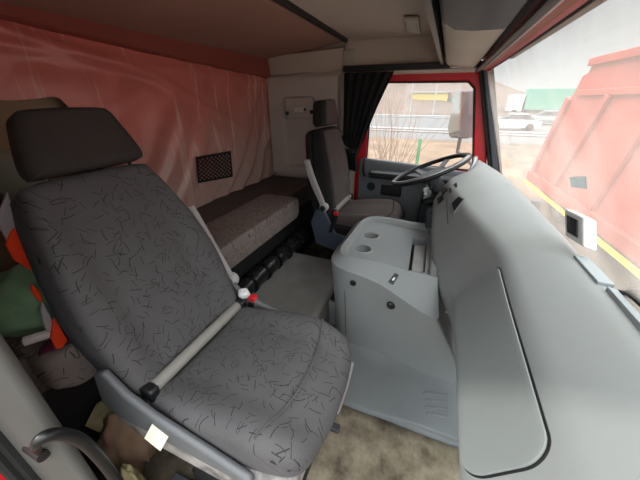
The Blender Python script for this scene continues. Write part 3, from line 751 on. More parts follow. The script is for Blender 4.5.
    for i, p in enumerate(pa):
        tt = (pa[min(i + 1, len(pa) - 1)] - pa[max(i - 1, 0)]).normalized(); nn = Vector((1, 0, 0)); w = tt.cross(nn)
        q = i / (len(pa) - 1); hw = .017 + .006 * math.sin(q * math.pi)
        rg.append([p + nn * .015 * a + w * hw * b for a, b in ((-1, -.7), (-.5, -1), (.5, -1), (1, -.7), (1, .7), (.5, 1), (-.5, 1), (-1, .7))])
    mb.loft(rg); ar = mb.build('armrest', M['armrest'], t, bevel=.004)
    mb = MB(); mb.lathe(pv - X * sg * .02, (sg, 0, 0), [(.030, 0), (.030, .035), (.025, .042), (0, .042)]); mb.build('hinge', M['armrest'], ar)
    mb = MB(); mb.lathe(pv + X * sg * .02, (sg, 0, 0), [(.020, 0), (.020, .010), (.014, .014), (0, .014)]); mb.build('adjuster_knob', M['button'], ar)
    # belt buckle on the inner side
    bx = cx + sg * .248
    mb = MB(); mb.loft([[(bx - .014, y - .01, z), (bx + .014, y - .01, z), (bx + .014, y + .02, z), (bx - .014, y + .02, z)] for y, z in ((.64, .42), (.61, .52), (.60, .56))]); bu = mb.build('belt_buckle', M['black'], t, bevel=.004)
    mb = MB(); mb.box((bx, .605, .572), (.026, .032, .024)); mb.build('release_button', M['redknob'], bu, bevel=.004)
    return t
ps = make_seat(.512, 1, 'large grey patterned passenger seat filling the front left, nearest the camera', M['seatA'], M['headcloth'], M['bolster'], M['coverdark'], True, R_(23))
ds = make_seat(2.03, -1, 'driver seat with plain centre and black side bolsters beside the steering wheel', M['seatB'], M['bolster'], M['bolster'], M['bluegrey'], False, R_(8.5))
# things only the near seat shows
mb = MB(); c = Vector((.262, .60, .535)); mb.box((.245, .565, .50), (.004, .055, .055), Matrix.Rotation(R_(25), 3, 'X') @ Matrix.Rotation(R_(20), 3, 'Y')); o = mb.build('paper_tag', M['paper'], ps); o['label'] = 'white paper tag hanging at the seat hinge'
hb, ht = P(336, 415, 0, .79), P(352, 364, 0, .79)
mb = MB(); mb.loft([[p + Vector((dx, dy * w, 0)) for dx, dy in ((-.012, -1), (.008, -1), (.012, 0), (.008, 1), (-.012, 1), (-.016, 0))] for p, w in ((hb + Vector((0, 0, .0)), .006), (hb.lerp(ht, .15), .013), (hb.lerp(ht, .6), .014), (ht, .007))]); o = mb.build('adjuster_handle', M['armrest'], ps, bevel=.003)
mb = MB(); mb.ball((.742, .632, .60), (.020, .024, .02), lump=.25, seed=3); o = mb.build('clear_wrapper', M['white'], ps); o['label'] = 'crumpled white wrapper on the belt buckle'

# ================================================================== BUNK
fl_=0; bk = thing('bunk', (1.25, 1.2, 0), 'sleeper bunk with dark patterned mattress along the rear wall', 'bed')
mb = MB(); mb.bb((XN + .01, 1.02, 0), (XF - .01, YR - .005, .47)); mb.build('base_panel', M['base'], bk, bevel=.01)
mm = smooth_closed([(-1.13, .0), (0, 0), (1.13, 0), (1.14, .1), (1.14, .40), (1.12, .46), (0, .465), (-1.12, .46), (-1.14, .4), (-1.14, .1)], 6)
mb = MB().pillow([(u, v) for u, v in rrect(2.3, .50, .05, 6, (0, .25))], .14, .03, (1.27, 1.015, .615), (1, 0, 0), (0, 1, 0), (0, 0, 1), lambda u, v: .012)
mb.build('mattress', M['bunkB'], bk)
fc = MB().pillow(rrect(1.62, .30, .05, 6, (0, .15)), .13, .035, (1.03, .905, .63), (1, 0, 0), (0, 1, 0), (0, 0, 1), lambda u, v: .01).build('front_cushion', M['bunkA'], bk)
mb = MB(); mb.tube([(.26, .912, .605), (1.80, .912, .605)], .004, 6); mb.build('piping', M['bunkB'], fc)

# shiny black segmented roll on the floor before the bunk
rl = thing('segmented_roll', (1.46, .94, .226), 'shiny black segmented roll lying on the raised floor before the bunk', 'roll')
n = 6; xa, xb = 1.02, 1.90; ry, rz, r = .935, .291, .056
for i in range(n):
    a = xa + (xb - xa) * i / n; b = xa + (xb - xa) * (i + 1) / n
    mb = MB(); mb.lathe((a, ry, rz), (1, 0, 0), [(0, 0), (r * .84, .0), (r * .97, .012), (r, .03), (r, b - a - .03), (r * .97, b - a - .012), (r * .84, b - a), (0, b - a)], 18); mb.build('segment', M['roll'], rl)
for i in range(n + 1):
    a = xa + (xb - xa) * i / n; mb = MB(); mb.lathe((a - .009, ry, rz), (1, 0, 0), [(.046, 0), (.0640, 0), (.0640, .020), (.046, .020)], 18); mb.build('band', M['gloss'], rl)

# ================================================================== REAR: film, net, side panel
mb = MB(); rows = []
nx, nz = 110, 60
for i in range(nx + 1):
    x = XN + .02 + (XF - XN - .03) * i / nx; row = []
    for j in range(nz + 1):
        q = j / nz; zb = 1.30 - .67 * sstep(.78, 1.02, x) + .008 * math.sin(x * 17) * sstep(1.1, .9, x); z = zb + (1.60 - zb) * q
        top = 1.57 - .08 * (x - .75) / 1.9
        f = .012 * math.sin((x * 1.1 - z * .9) * 26 + 3 * noise.noise(Vector((x * 2, z * 2, 0)))) * sstep(1.45, .9, z) * (.4 + .6 * noise.noise(Vector((x * 3, z * 2, 5))) ** 2)
        f += .022 * noise.noise(Vector((x * 2.2 + z * 1.2, z * 3.2 - x * 1.5, 2)))
        f += .014 * math.exp(-((z - top + .10) / .03) ** 2)
        w = (x * .9 - z * .75) + .06 * noise.noise(Vector((x * 3, z * 3, 9)))
        f += .012 * (abs(math.sin(w * 19)) ** 6) * sstep(1.25, .85, z) * sstep(.9, 1.3, x)
        f += .010 * abs(noise.noise(Vector((x * 5 - z * 4, (x + z) * 1.2, 7))))
        f += .014 * math.exp(-(((z - 1.52 + .20 * (x - .7) + .25 * max(0, x - 1.3)) / .02) ** 2)) * sstep(2.3, 1.6, x)
        row.append((x, YR - .045 - f, z))
    rows.append(row)
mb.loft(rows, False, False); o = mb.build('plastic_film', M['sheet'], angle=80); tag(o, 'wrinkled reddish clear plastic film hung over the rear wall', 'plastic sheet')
mb = MB(); mb.loft([[(x, YR - .035, z), (x, YR - .075, z + .012), (x, YR - .085, 1.60), (x, YR - .01, 1.62), (x, YR - .01, z)] for x, z in ((XN, 1.555), (.75, 1.535), (1.5, 1.49), (XF - .03, 1.44))])
struct(mb, 'trim_rear_panel', M['redcloth'], bevel=.006)
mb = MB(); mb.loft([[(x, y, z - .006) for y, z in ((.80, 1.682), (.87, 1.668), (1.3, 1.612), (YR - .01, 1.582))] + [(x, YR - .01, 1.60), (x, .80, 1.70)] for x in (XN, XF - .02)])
struct(mb, 'trim_rear_headliner', M['bounceliner'])  # red bounce on the rear ceiling, carried by this panel's colour

nt_ = thing('net_pocket', P(213, 167, 1, YR - .09), 'small black elastic net pocket hung on the rear wall above the bunk', 'net pocket')
q = [P(px, py, 1, YR - .085) for px, py in ((197, 158), (230, 152), (232, 176), (199, 182))]
mb = MB(); mb.add(q, [(0, 1, 2, 3)], [(0, 0), (.3, 0), (.3, .22), (0, .22)]); mb.build('net', M['net'], nt_, smooth=False)
mb = MB(); mb.tube(q, .008, 8, True); mb.build('frame', M['black'], nt_)

# moulded recess and control panel on the far side wall
tr = [P(px, py, 0, XF) for px, py in ((283, 98), (317, 98), (317, 168), (283, 168))]
yb0, yb1 = P(317, 150, 0, XF - .05).y, P(284, 150, 0, XF - .05).y; zb0, zb1 = P(300, 167, 0, XF - .05).z, P(300, 96, 0, XF - .05).z
inn = [((yb0 + yb1) / 2 + u, (zb0 + zb1) / 2 + v) for u, v in rrect(abs(yb1 - yb0), zb1 - zb0, .06, 5)]
out = []
for (y, z) in inn:   # matching ring on the outer rectangle
    cy_, cz_ = (yb0 + yb1) / 2, (zb0 + zb1) / 2; out.append((.83 if y < cy_ else YR - .06, .66 if z < cz_ else 1.455))
m_ = len(inn); rg = [[(XF, y, z) for y, z in out], [(XF - .06, y, z) for y, z in out], [(XF - .06, y, z) for y, z in inn], [(XF - .012, cy_ + (y - cy_) * .9, cz_ + (z - cz_) * .94) for y, z in inn]]
mb = MB(); mb.loft(rg, True, False); mb.add(rg[3], [list(range(m_))]); struct(mb, 'trim_side_niche', M['side'], bevel=.006, seg=2)
cp = thing('control_panel', P(297, 107, 0, XF - .02), 'beige bunk control panel with small display and two black knobs', 'control panel')
q = [P(px, py, 0, XF - .03) for px, py in ((286, 98), (313, 97), (316, 117), (288, 119))]
mb = MB(); mb.prism(q, (-.022, 0, 0)); mb.build('plate', M['side'], cp, bevel=.008)
q = [P(px, py, 0, XF - .074) for px, py in ((294, 107.5), (304, 107), (304, 111.5), (294, 112))]
mb = MB(); mb.prism(q, (-.004, 0, 0)); mb.build('display', M['white'], cp)
for px, py in ((287.5, 113), (312, 112), (305, 109.5)):
    c = P(px, py, 0, XF - .073); mb = MB(); mb.lathe(c, (-1, 0, 0), [(.016, 0), (.016, .012), (.010, .018), (0, .018)] if px != 305 else [(.010, 0), (.009, .010), (0, .010)]); mb.build('knob', M['button'], cp)

# curtain tied at the driver's window, its rail, and the track under the ceiling
cu = thing('curtain', (XF - .09, .6, 1.45), 'black curtain gathered and tied at the driver window', 'curtain')
def curt(z):  # y extent
    k = [(1.47, .77, .40), (1.25, .765, .495), (1.05, .76, .575), (.96, .745, .61), (.91, .73, .63), (.87, .73, .64), (.74, .745, .62)]
    for a, b in zip(k, k[1:]):
        if z <= a[0] and z >= b[0]:
            t = (a[0] - z) / (a[0] - b[0]); return a[1] + (b[1] - a[1]) * t, a[2] + (b[2] - a[2]) * t
    return k[-1][1], k[-1][2]
mb = MB(); rows = []
for i in range(41):
    z = 1.47 - .71 * i / 40; ya, yb = curt(z); row = []
    for j in range(61):
        q = j / 60; row.append((XF - .085 + .020 * math.sin(q * 34 + .6 * math.sin(z * 6)) * (.6 + .4 * noise.noise(Vector((q * 4, z * 3, 0)))), ya + (yb - ya) * q, z - .02 * q * sstep(1.3, .9, z)))
    rows.append(row)
mb.loft(rows, False, False); mb.build('cloth', M['curtain'], cu, solid=.004, angle=80)
mb = MB(); mb.loft([[(XF - .085 + .034 * math.cos(a), .675 + .055 * math.sin(a), z) for a in [k * math.pi / 8 for k in range(16)]] for z in (.895, .925)]); mb.build('tie_band', M['bolster'], cu)
mb = MB(); mb.bb((XF - .09, .78, 1.475), (XF - .05, -.15, 1.515)); tag(mb.build('curtain_rail', M['black'], bevel=.006), 'black curtain rail running above the driver window', 'curtain rail')
mb = MB(); a = P(283, 0, 2, 1.675); b = P(341, 43, 2, 1.675)
mb.loft([[(x, y - .012, z - .01), (x, y + .012, z - .01), (x, y + .014, z + .03), (x, y - .014, z + .03)] for x, y, z in ((.3, .74, 1.675), (1.0, .74, 1.675), (b.x - .05, .78, 1.675), (b.x - .03, .78, 1.675))])
tag(mb.build('curtain_track', M['black'], bevel=.004), 'black curtain track across the ceiling behind the seats', 'curtain track')
# belt and its guide on the far pillar
bl = thing('seat_belt', (XF - .07, .72, 1.0), 'grey belt guide with black webbing on the pillar behind driver seat', 'seat belt')
mb = MB(); mb.prism([P(px, py, 0, XF - .075) for px, py in ((337, 133), (342, 135), (350, 150), (344, 154), (337, 150))], (-.02, 0, 0)); mb.build('guide', M['cream'], bl, bevel=.005)
mb = MB(); mb.prism([P(px, py, 0, XF - .10) for px, py in ((341, 136), (343, 135), (348, 144), (346, 146))], (-.012, 0, 0)); mb.build('slot', M['black'], bl)
mb = MB(); mb.tube([P(345, 147, 0, XF - .09), P(347, 160, 0, XF - .10), P(349, 183, 0, XF - .11), P(346, 196, 0, XF - .14)], .010, 6); mb.build('webbing', M['black'], bl)

# ================================================================== OVERHEAD
oc = thing('overhead_console', (1.9, -.05, 1.6), 'beige overhead storage console above the windshield with oval vent', 'overhead console')
prof = [(.08, 1.67), (.078, 1.56), (.06, 1.50), (.02, 1.478), (-.03, 1.472), (-.105, 1.472), (-.122, 1.482), (-.122, 1.66)]
mb = MB(); mb.loft([[(x, y * k + o_, z + dz) for y, z in prof] for x, k, o_, dz in ((1.06, 1, 0, .0), (1.8, 1, 0, .0), (2.2, 1, 0, 0), (2.335, 1, 0, .0), (2.355, .9, 0, .01))]); mb.build('shell', M['ceil'], oc, bevel=.012, seg=3)
mb = MB(); mb.loft([[(x, y, z - .002 if z < 1.6 else z) for y, z in prof] for x in (.2, 1.09)]); mb.build('storage_shelf', M['dark'], oc, bevel=.01)
mb = MB(); mb.loft([[(x, .076, 1.495), (x, .096, 1.50), (x, .096, 1.68), (x, .076, 1.68)] for x in (.2, 1.5, 2.355)]); mb.build('shelf_edge', M['black'], oc)
c = P(460, 70, 2, 1.474); c.x = 2.22
mb = MB(); mb.lathe((c.x, c.y, 1.476), (0, 0, -1), [(.065, -.01), (.065, .006), (.05, .008), (.045, .002), (0, .002)], 24); v = mb.build('oval_vent', M['cream'], oc)
mb = MB(); mb.lathe((c.x, c.y, 1.476), (0, 0, -1), [(.044, 0), (.042, .004), (0, .005)], 24); mb.build('vent_grille', M['dark'], v)
cl = thing('ceiling_lamp', P(413, 23, 2, 1.67), 'small square interior lamp on the ceiling before the overhead console', 'lamp')
q = [P(px, py, 2, 1.672) for px, py in ((404, 16), (419, 16), (421, 31), (408, 32))]; cc = sum(q, Vector()) / 4
mb = MB(); mb.prism(q, (0, 0, -.014)); mb.build('frame', M['cream'], cl, bevel=.004)
q2 = [cc + (p - cc) * .68 for p in q]; mb = MB(); mb.prism([p - Vector((0, 0, .012)) for p in q2], (0, 0, -.006)); mb.build('lens', M['lens'], cl, bevel=.002)
# roller sun blind on two dark rods above the windshield
sv = thing('sun_visor', (1.3, -.19, 1.5), 'rolled sun blind with dark rods along the top of the windshield', 'sun blind')
for nm, dy, dz, r, m_ in (('roll', .048, .004, .005, 'silver'), ('rod', .064, .002, .011, 'black')):
    mb = MB(); mb.tube([ws(x, 1.455) + Vector((0, dy, dz)) for x in [.2 + 2.17 * i / 20 for i in range(21)]], r, 10); mb.build(nm, M[m_], sv)

# ================================================================== STEERING WHEEL
sw = thing('steering_wheel', (1.98, .045, .885), 'dark steering wheel with grey spokes before the driver seat', 'steering wheel')
ax = Vector((0, math.sin(R_(25)), math.cos(R_(25)))); U = Vector((1, 0, 0)); Vv = ax.cross(U); C0 = Vector((1.98, .045, .885)); RR = .235
mb = MB(); mb.tube([C0 + U * RR * math.cos(a) + Vv * RR * math.sin(a) for a in [k * math.pi / 24 for k in range(48)]], .015, 10, True); mb.build('rim', M['black'], sw)
mb = MB(); mb.tube([C0 + ax * .008 + U * RR * math.cos(a) + Vv * RR * math.sin(a) for a in [R_(100) + k * R_(160) / 24 for k in range(25)]], .0125, 8); mb.build('rim_cover', M['silver'], sw)
for a in (R_(180 - 28), R_(180 + 28), R_(28), R_(-28)):
    d = U * math.cos(a) + Vv * math.sin(a); e = ax.cross(d)
    mb = MB(); mb.loft([[C0 + d * r + e * w - ax * dp, C0 + d * r - e * w - ax * dp, C0 + d * r - e * w - ax * (dp + .012), C0 + d * r + e * w - ax * (dp + .012)] for r, w, dp in ((.05, .03, .035), (.14, .02, .02), (RR - .004, .018, .0))]); mb.build('spoke', M['doorgrey'], sw, bevel=.004)
mb = MB(); mb.lathe(C0 - ax * .06, ax, [(0, 0), (.06, 0), (.075, .02), (.07, .036), (.045, .045), (0, .046)], 24); mb.build('hub', M['dark'], sw)
mb = MB(); mb.tube([C0 - ax * .06, C0 - ax * .22 + Vector((0, -.05, 0)), C0 - ax * .36 + Vector((0, -.14, -.02))], [.045, .05, .06], 14); mb.build('column', M['dark'], sw)
for k, (dx, dy) in enumerate(((-.17, .03), (.17, .03))):
    mb = MB(); mb.tube([C0 - ax * .10 + Vector((dx * .25, 0, 0)), C0 - ax * .085 + Vector((dx, .01, .0))], [.010, .007], 8); mb.build('stalk', M['black'], sw)
mb = MB(); mb.lathe(P(426, 190, 0, 1.85), (0, 0, 1), [(.010, -.03), (.010, -.01), (.016, -.006), (.016, .008), (.010, .014), (0, .015)]); o = mb.build('lever_knob', M['white'], sw)
mb = MB(); mb.prism([(1.72, -.15, .25), (1.72, -.02, .25), (1.72, .02, .68), (1.72, -.14, .76)], (.5, 0, 0)); o = mb.build('knee_panel', M['dark'], dash, bevel=.02, seg=3)
mb = MB(); mb.box((2.05, .0, .72), (.42, .12, .05), Matrix.Rotation(R_(-20), 3, 'X')); mb.build('column_shroud', M['black'], sw, bevel=.02)
mb = MB(); mb.tube([P(428, 213, 0, 1.76), P(434, 210, 0, 1.76), P(438, 212, 0, 1.76)], .006, 8); mb.build('ignition_key', M['chrome'], dash)

# ================================================================== SMALL THINGS
ck = thing('digital_clock', (.80, -.43, .93), 'white digital clock with black display standing at the windshield edge', 'clock')
f = [P(px, py, 1, -.425) for px, py in ((567, 211), (582, 218), (581.5, 246), (567.5, 236))]
ax1 = (f[1] - f[0]); dpt = Vector((-.0, -.030, .006))
f = [P(564, 208, 1, -.412), P(583, 217, 1, -.425), P(583, 247, 1, -.425), P(565, 236, 1, -.412)]
dpt = P(597, 221, 1, -.455) - f[1]
mb = MB(); mb.prism(f, dpt); mb.build('case', M['white'], ck, bevel=.004, seg=3)
fc_ = sum(f, Vector()) / 4; nrm = -dpt.normalized()
g = [fc_ + (p - fc_) * .60 for p in f]; mb = MB(); mb.prism([p + nrm * .001 for p in g], nrm * .002); dsp = mb.build('display', M['led'], ck)
for k in range(3):
    a = g[0].lerp(g[1], .08 + k * .32); b = g[0].lerp(g[1], .30 + k * .32); c_ = g[3].lerp(g[2], .30 + k * .32); d_ = g[3].lerp(g[2], .08 + k * .32)
    mb = MB(); q = [a.lerp(d_, .15), b.lerp(c_, .15), c_.lerp(b, .15), d_.lerp(a, .15)]; mb.prism([p + nrm * .003 for p in q], nrm * .001); mb.build('digit', M['black'], dsp)
mb = MB(); s0 = P(578, 182, 1, -.46); 
y_ = -.468
q = [P(px, py, 1, y_) for px, py in ((570, 177), (586, 176), (587, 189), (571, 187))]
q = []
for px, py in ((570, 177), (586, 176), (587, 189), (571, 187)):
    best = None
    for i in range(400):
        p = P(px, py, 1, -.30 - i * .001)
        if p.y <= ws(p.x, p.z).y + .006: best = p; break
    q.append(best or P(px, py, 1, y_))
mb.prism(q, (0, .001, 0)); tag(mb.build('windshield_sticker', M['sticker']), 'small grey rectangular sticker on the windshield glass', 'sticker')

gh = thing('grab_handle', (.15, .66, .45), 'black grab handle on the grey pillar at the door opening', 'grab handle')
hp = [P(40, 453, 1, .66), P(36, 446, 1, .60), P(44, 437, 1, .585), P(62, 434, 1, .58), P(82, 441, 1, .58), P(98, 456, 1, .58), P(112, 474, 1, .58), P(125, 494, 1, .585)]
hq = smooth_path(hp, 6); mb = MB(); mb.tube(hq, [.006 + .0055 * sstep(0, 12, i) for i in range(len(hq))], 12); mb.build('grip', M['gloss'], gh)
mb = MB(); mb.lathe(hp[0] - Vector((0, .012, 0)), (0, 1, 0), [(0, -.004), (.012, -.002), (.012, .05), (0, .05)]); mb.build('mount', M['black'], gh)

# belongings on the bunk behind the near seat
mb = MB(); mb.ball((.325, 1.08, .755), (.125, .11, .105), 24, 16, .22, 2); tag(mb.build('green_cloth_bundle', M['green']), 'crumpled green cloth bundle on the bunk behind the near seat', 'cloth')
mb = MB(); mb.ball((.40, 1.335, .795), (.16, .125, .14), 24, 16, .2, 9); tag(mb.build('brown_bag', M['brown']), 'soft brown bag behind the green cloth bundle', 'bag')
mb = MB(); mb.ball((.45, 1.39, 1.055), (.20, .07, .10), 24, 14, .12, 4); tag(mb.build('pale_pillow', M['palepillow']), 'pale green pillow behind the headrest of the near seat', 'pillow')
mb = MB(); mb.ball((.335, 1.20, 1.02), (.075, .08, .075), 20, 14, .2, 12); tag(mb.build('black_bag', M['blackbag']), 'small black bag above the orange vest', 'bag')
mb = MB(); a = P(0, 281, 1, 1.10); b = P(38, 270, 1, 1.10); mb.tube(smooth_path([a - Vector((.06, 0, .02)), a, a.lerp(b, .5) + Vector((0, -.005, .006)), b, b + Vector((.05, .03, -.02))], 5), .0035, 8); tag(mb.build('elastic_strap', M['cord']), 'yellow cord stretched over the brown bag', 'cord')
mb = MB(); mb.ball((.335, .955, .652), (.10, .035, .014), 20, 10, .25, 6); pc = mb.build('plum_cloth', M['purple']); tag(pc, 'plum coloured cloth with off-white edge below the green bundle', 'cloth')
mb = MB(); mb.tube(smooth_path([P(22, 342, 1, .955), P(35, 338, 1, .945), P(50, 333, 1, .94), P(58, 327, 1, .94)], 5), [.006] + [.013] * 14 + [.010], 8); mb.build('cloth_edge', M['whitecloth'], pc)
# high visibility vest hung over the side of the near seat's back
hv = thing('safety_vest', (.30, .98, .9), 'orange safety vest with grey reflective tape hung beside the near backrest', 'safety vest')
def ribbon(pixels, y, m, nm, th=.012):
    pts = [P(px - 5, py, 1, yy - .02) for (px, py), yy in zip(pixels, y)]
    mb = MB(); mb.prism(pts, (0, th, 0)); return mb.build(nm, m, hv, bevel=.003)
ribbon([(0, 205), (4, 215), (10, 235), (24, 262), (33, 268), (26, 245), (14, 225), (2, 212)], [1.03] * 8, M['orange'], 'panel')
ribbon([(13, 192), (20, 212), (27, 243), (24, 262), (10, 235), (2, 222), (8, 205)], [1.02] * 7, M['reflect'], 'reflective_tape')
ribbon([(24, 226), (32, 250), (38, 272), (20, 260), (12, 245), (17, 232)], [1.01] * 6, M['orange'], 'panel')
ribbon([(37, 284), (44, 290), (50, 304), (43, 300), (38, 292)], [.965] * 5, M['orange'], 'panel')
ribbon([(48, 302), (56, 315), (62, 332), (57, 340), (50, 325), (47, 312)], [.95] * 6, M['reflect'], 'reflective_tape')
ribbon([(60, 318), (66, 328), (73, 340), (68, 348), (62, 350), (57, 338)], [.935] * 6, M['orange'], 'panel')
# rubbish on the floor beside the near seat
mb = MB(); mb.ball((.30, .885, .17), (.09, .09, .15), 26, 16, .38, 21); tag(mb.build('brown_rag', M['brown']), 'crumpled brown rag on the floor between pillar and near seat', 'rag')
cb = [Vector(p) for p in ((.24, .965, .30), (.30, .985, .325), (.40, .975, .30), (.385, .93, .285), (.31, .915, .30), (.25, .925, .275))]
mb = MB(); mb.prism(cb, (.004, .0, -.012)); tag(mb.build('cardboard_scrap', M['foam'], bevel=.002), 'torn yellowish cardboard scrap on top of the brown rag', 'cardboard')
mb = MB(); mb.ball((.205, .72, .14), (.03, .06, .15), 24, 18, .3, 31); tag(mb.build('foam_trim', M['foam']), 'torn yellowish foam edge below the near seat', 'foam')

# ================================================================== OUTSIDE
GZ = -1.4
mb = MB(); mb.add([(-60, -120, GZ), (24, -120, GZ), (24, 90, GZ), (-60, 90, GZ)], [(0, 1, 2, 3)]); struct(mb, 'ground', M['ground'], smooth=False)
mb = MB(); mb.add([(8, -3.0, GZ + .02), (23, -3.4, GZ + .02), (23, 40, GZ + .02), (8, 40, GZ + .02)], [(0, 1, 2, 3)]); struct(mb, 'ground_verge', M['verge'], smooth=False)
mb = MB(); mb.add([(23, -120, GZ + .01), (56, -120, GZ + .01), (56, 90, GZ + .01), (23, 90, GZ + .01)], [(0, 1, 2, 3)]); struct(mb, 'road', M['asphalt'], smooth=False)
mb = MB(); rows = []
for i in range(61):
    y = -160 + 320 * i / 60; h = 3.5 + 3 * noise.noise(Vector((y * .03, 0, 0))) + 13 * sstep(-30, 20, y)
    rows.append([(56, y, GZ), (60, y, GZ + .8), (75, y, GZ + h * .45), (95, y, GZ + h + 1.2 * noise.noise(Vector((y * .3, 1, 0)))), (130, y, GZ)])
mb.loft(rows, False, False); struct(mb, 'hills', M['hill'])

# tipper truck body parked in front, its side facing the windshield
tk = thing('dump_truck', (7, -3.6, GZ), 'red tipper truck body parked close in front of the windshield', 'truck')
def tp(x, z, d=0): # a point on the side of the body; d pushes outward (towards the cab)
    y = -2.85 + (x - 4.87) * (.35 / 5.09); return Vector((x, y + d, z))
mb = MB(); fr = [tp(2.2, -.72), tp(9.9, -.75), tp(9.15, .85), tp(8.75, 1.75), tp(8.55, 1.78), tp(8.5, 2.02), tp(2.2, 2.05)]
mb.prism(fr, (0.15, -2.4, 0)); TKT = bvh(mb); mb.build('bed', M['tipper'], tk, bevel=.03)
def rib(x0, z0, x1, z1, w, d, m='tipper', nm='rib'):
    a, b = tp(x0, z0), tp(x1, z1); t = (b - a).normalized(); s = Vector((t.z, 0, -t.x)) * w
    mb = MB(); mb.prism([a + s, b + s, b - s, a - s], (0, d, 0)); return mb.build(nm, M[m], tk, bevel=.015)
rib(2.2, 1.42, 8.6, 1.40, .06, .07, 'tipper', 'rail'); rib(2.2, 1.98, 8.5, 1.96, .07, .08, 'tipper', 'rail')
rib(2.2, -.62, 9.8, -.66, .12, .10, 'tipdark', 'rail')
rib(8.9, 1.3, 9.6, -.55, .10, .09); rib(7.3, 1.36, 8.1, -.55, .09, .08); rib(5.9, 1.36, 6.4, -.55, .09, .08); rib(4.5, 1.36, 4.8, -.55, .09, .08); rib(3.2, 1.36, 3.3, -.55, .09, .08)
mb = MB(); a, b = tp(2.2, -.80, .05), tp(9.9, -.83, .05); mb.prism([a, b, b + Vector((0, 0, -.07)), a + Vector((0, 0, -.07))], (0, .05, 0)); mb.build('yellow_stripe', M['yellow'], tk)
mb = MB(); a, b = tp(2.2, -.74, -.2), tp(9.3, -.78, -.2); mb.prism([a, b, b + Vector((0, 0, -.26)), a + Vector((0, 0, -.26))], (0.1, -1.6, 0)); mb.build('chassis', M['dust'], tk, bevel=.02)
for x in (3.6, 4.9, 8.2):
    mb = MB(); c = tp(x, GZ + .52, -.35); mb.lathe(c, (0, 1, 0), [(.15, -.25), (.45, -.25), (.52, -.18), (.52, .1), (.45, .16), (.28, .14), (.22, .02), (0, .02)], 28); w = mb.build('wheel', M['rubber'], tk)
    mb = MB(); mb.lathe(c, (0, 1, 0), [(.26, .03), (.22, .06), (.12, .10), (0, .12)], 20); mb.build('hub', M['dust'], w)

def car(name, loc, rz, body, label, cat, stripe=None):
    t = thing(name, loc, label, cat); Mx = Matrix.Translation(loc) @ Matrix.Rotation(rz, 4, 'Z')
    def put(mb): mb.v = [Mx @ v for v in mb.v]; return mb
    w = .88
    sec = [(-2.2, .32, .62), (-2.15, .28, .82), (-1.6, .24, .92), (-.9, .24, .95), (.9, .24, .95), (1.6, .24, .86), (2.1, .28, .72), (2.2, .34, .56)]
    mb = MB(); mb.loft([[(x, -w, a), (x, -w, b - .06), (x, -w + .1, b), (x, w - .1, b), (x, w, b - .06), (x, w, a)] for x, a, b in sec]); put(mb).build('body', body, t, bevel=.04)
    mb = MB(); mb.loft([[(x, -w + .12 + k, z), (x, w - .12 - k, z)] [0:1] + [(x, -w + .12 + k, z)] * 0 + [(x, w - .12 - k, z)] for x, z, k in ()]) if False else None
    mb = MB(); mb.loft([[(-1.75, -w + .08, .9), (1.1, -w + .08, .9), (1.1, w - .08, .9), (-1.75, w - .08, .9)], [(-1.1, -w + .2, 1.40), (.25, -w + .2, 1.40), (.25, w - .2, 1.40), (-1.1, w - .2, 1.40)]]); put(mb).build('windows', M['cardark'], t, bevel=.04)
    mb = MB(); mb.loft([[(-1.15, -w + .18, 1.39), (.3, -w + .18, 1.39), (.3, w - .18, 1.39), (-1.15, w - .18, 1.39)], [(-.95, -w + .3, 1.46), (.1, -w + .3, 1.46), (.1, w - .3, 1.46), (-.95, w - .3, 1.46)]]); put(mb).build('roof', body, t, bevel=.03)
    for x in (-1.35, 1.4):
        for s in (-1, 1):
            mb = MB(); mb.lathe((x, s * (w - .12), .32), (0, s, 0), [(0, 0), (.31, 0), (.32, .03), (.32, .12), (.22, .14), (0, .13)], 20); put(mb).build('wheel', M['rubber'], t)
    if stripe:
        for s in (-1, 1):
            mb = MB(); mb.bb((-2.0, s * w - .01, .62), (2.0, s * w + .01, .74)); put(mb).build('stripe', stripe, t)
    return t
car('sedan', P(509, 130, 2, GZ), R_(95), M['carwhite'], 'white sedan on the road seen through the windshield', 'car')
car('estate_car', P(543, 124.5, 2, GZ), R_(92), M['cargrey'], 'dark car with a yellow side stripe behind the white sedan', 'car', M['yellow'])
tr = thing('box_lorry', (60, -13.5, GZ), 'green and white lorry on the far side of the road', 'lorry')
mb = MB(); mb.bb((58.8, -18.5, GZ + 1.0), (61.2, -11.2, GZ + 4.0)); mb.build('box', M['truckgreen'], tr, bevel=.05)
mb = MB(); mb.bb((58.8, -11.0, GZ + .7), (61.2, -8.9, GZ + 3.2)); mb.build('cab', M['carwhite'], tr, bevel=.15, seg=3)
mb = MB(); mb.bb((58.9, -18.3, GZ + .6), (61.1, -9, GZ + 1.0)); mb.build('chassis', M['dark'], tr)
for y in (-10, -15.5, -17): 
    mb = MB(); mb.lathe((58.9, y, GZ + .5), (-1, 0, 0), [(0, -.2), (.5, -.2), (.5, .1), (.3, .12), (0, .1)], 18); mb.build('wheel', M['rubber'], tr)
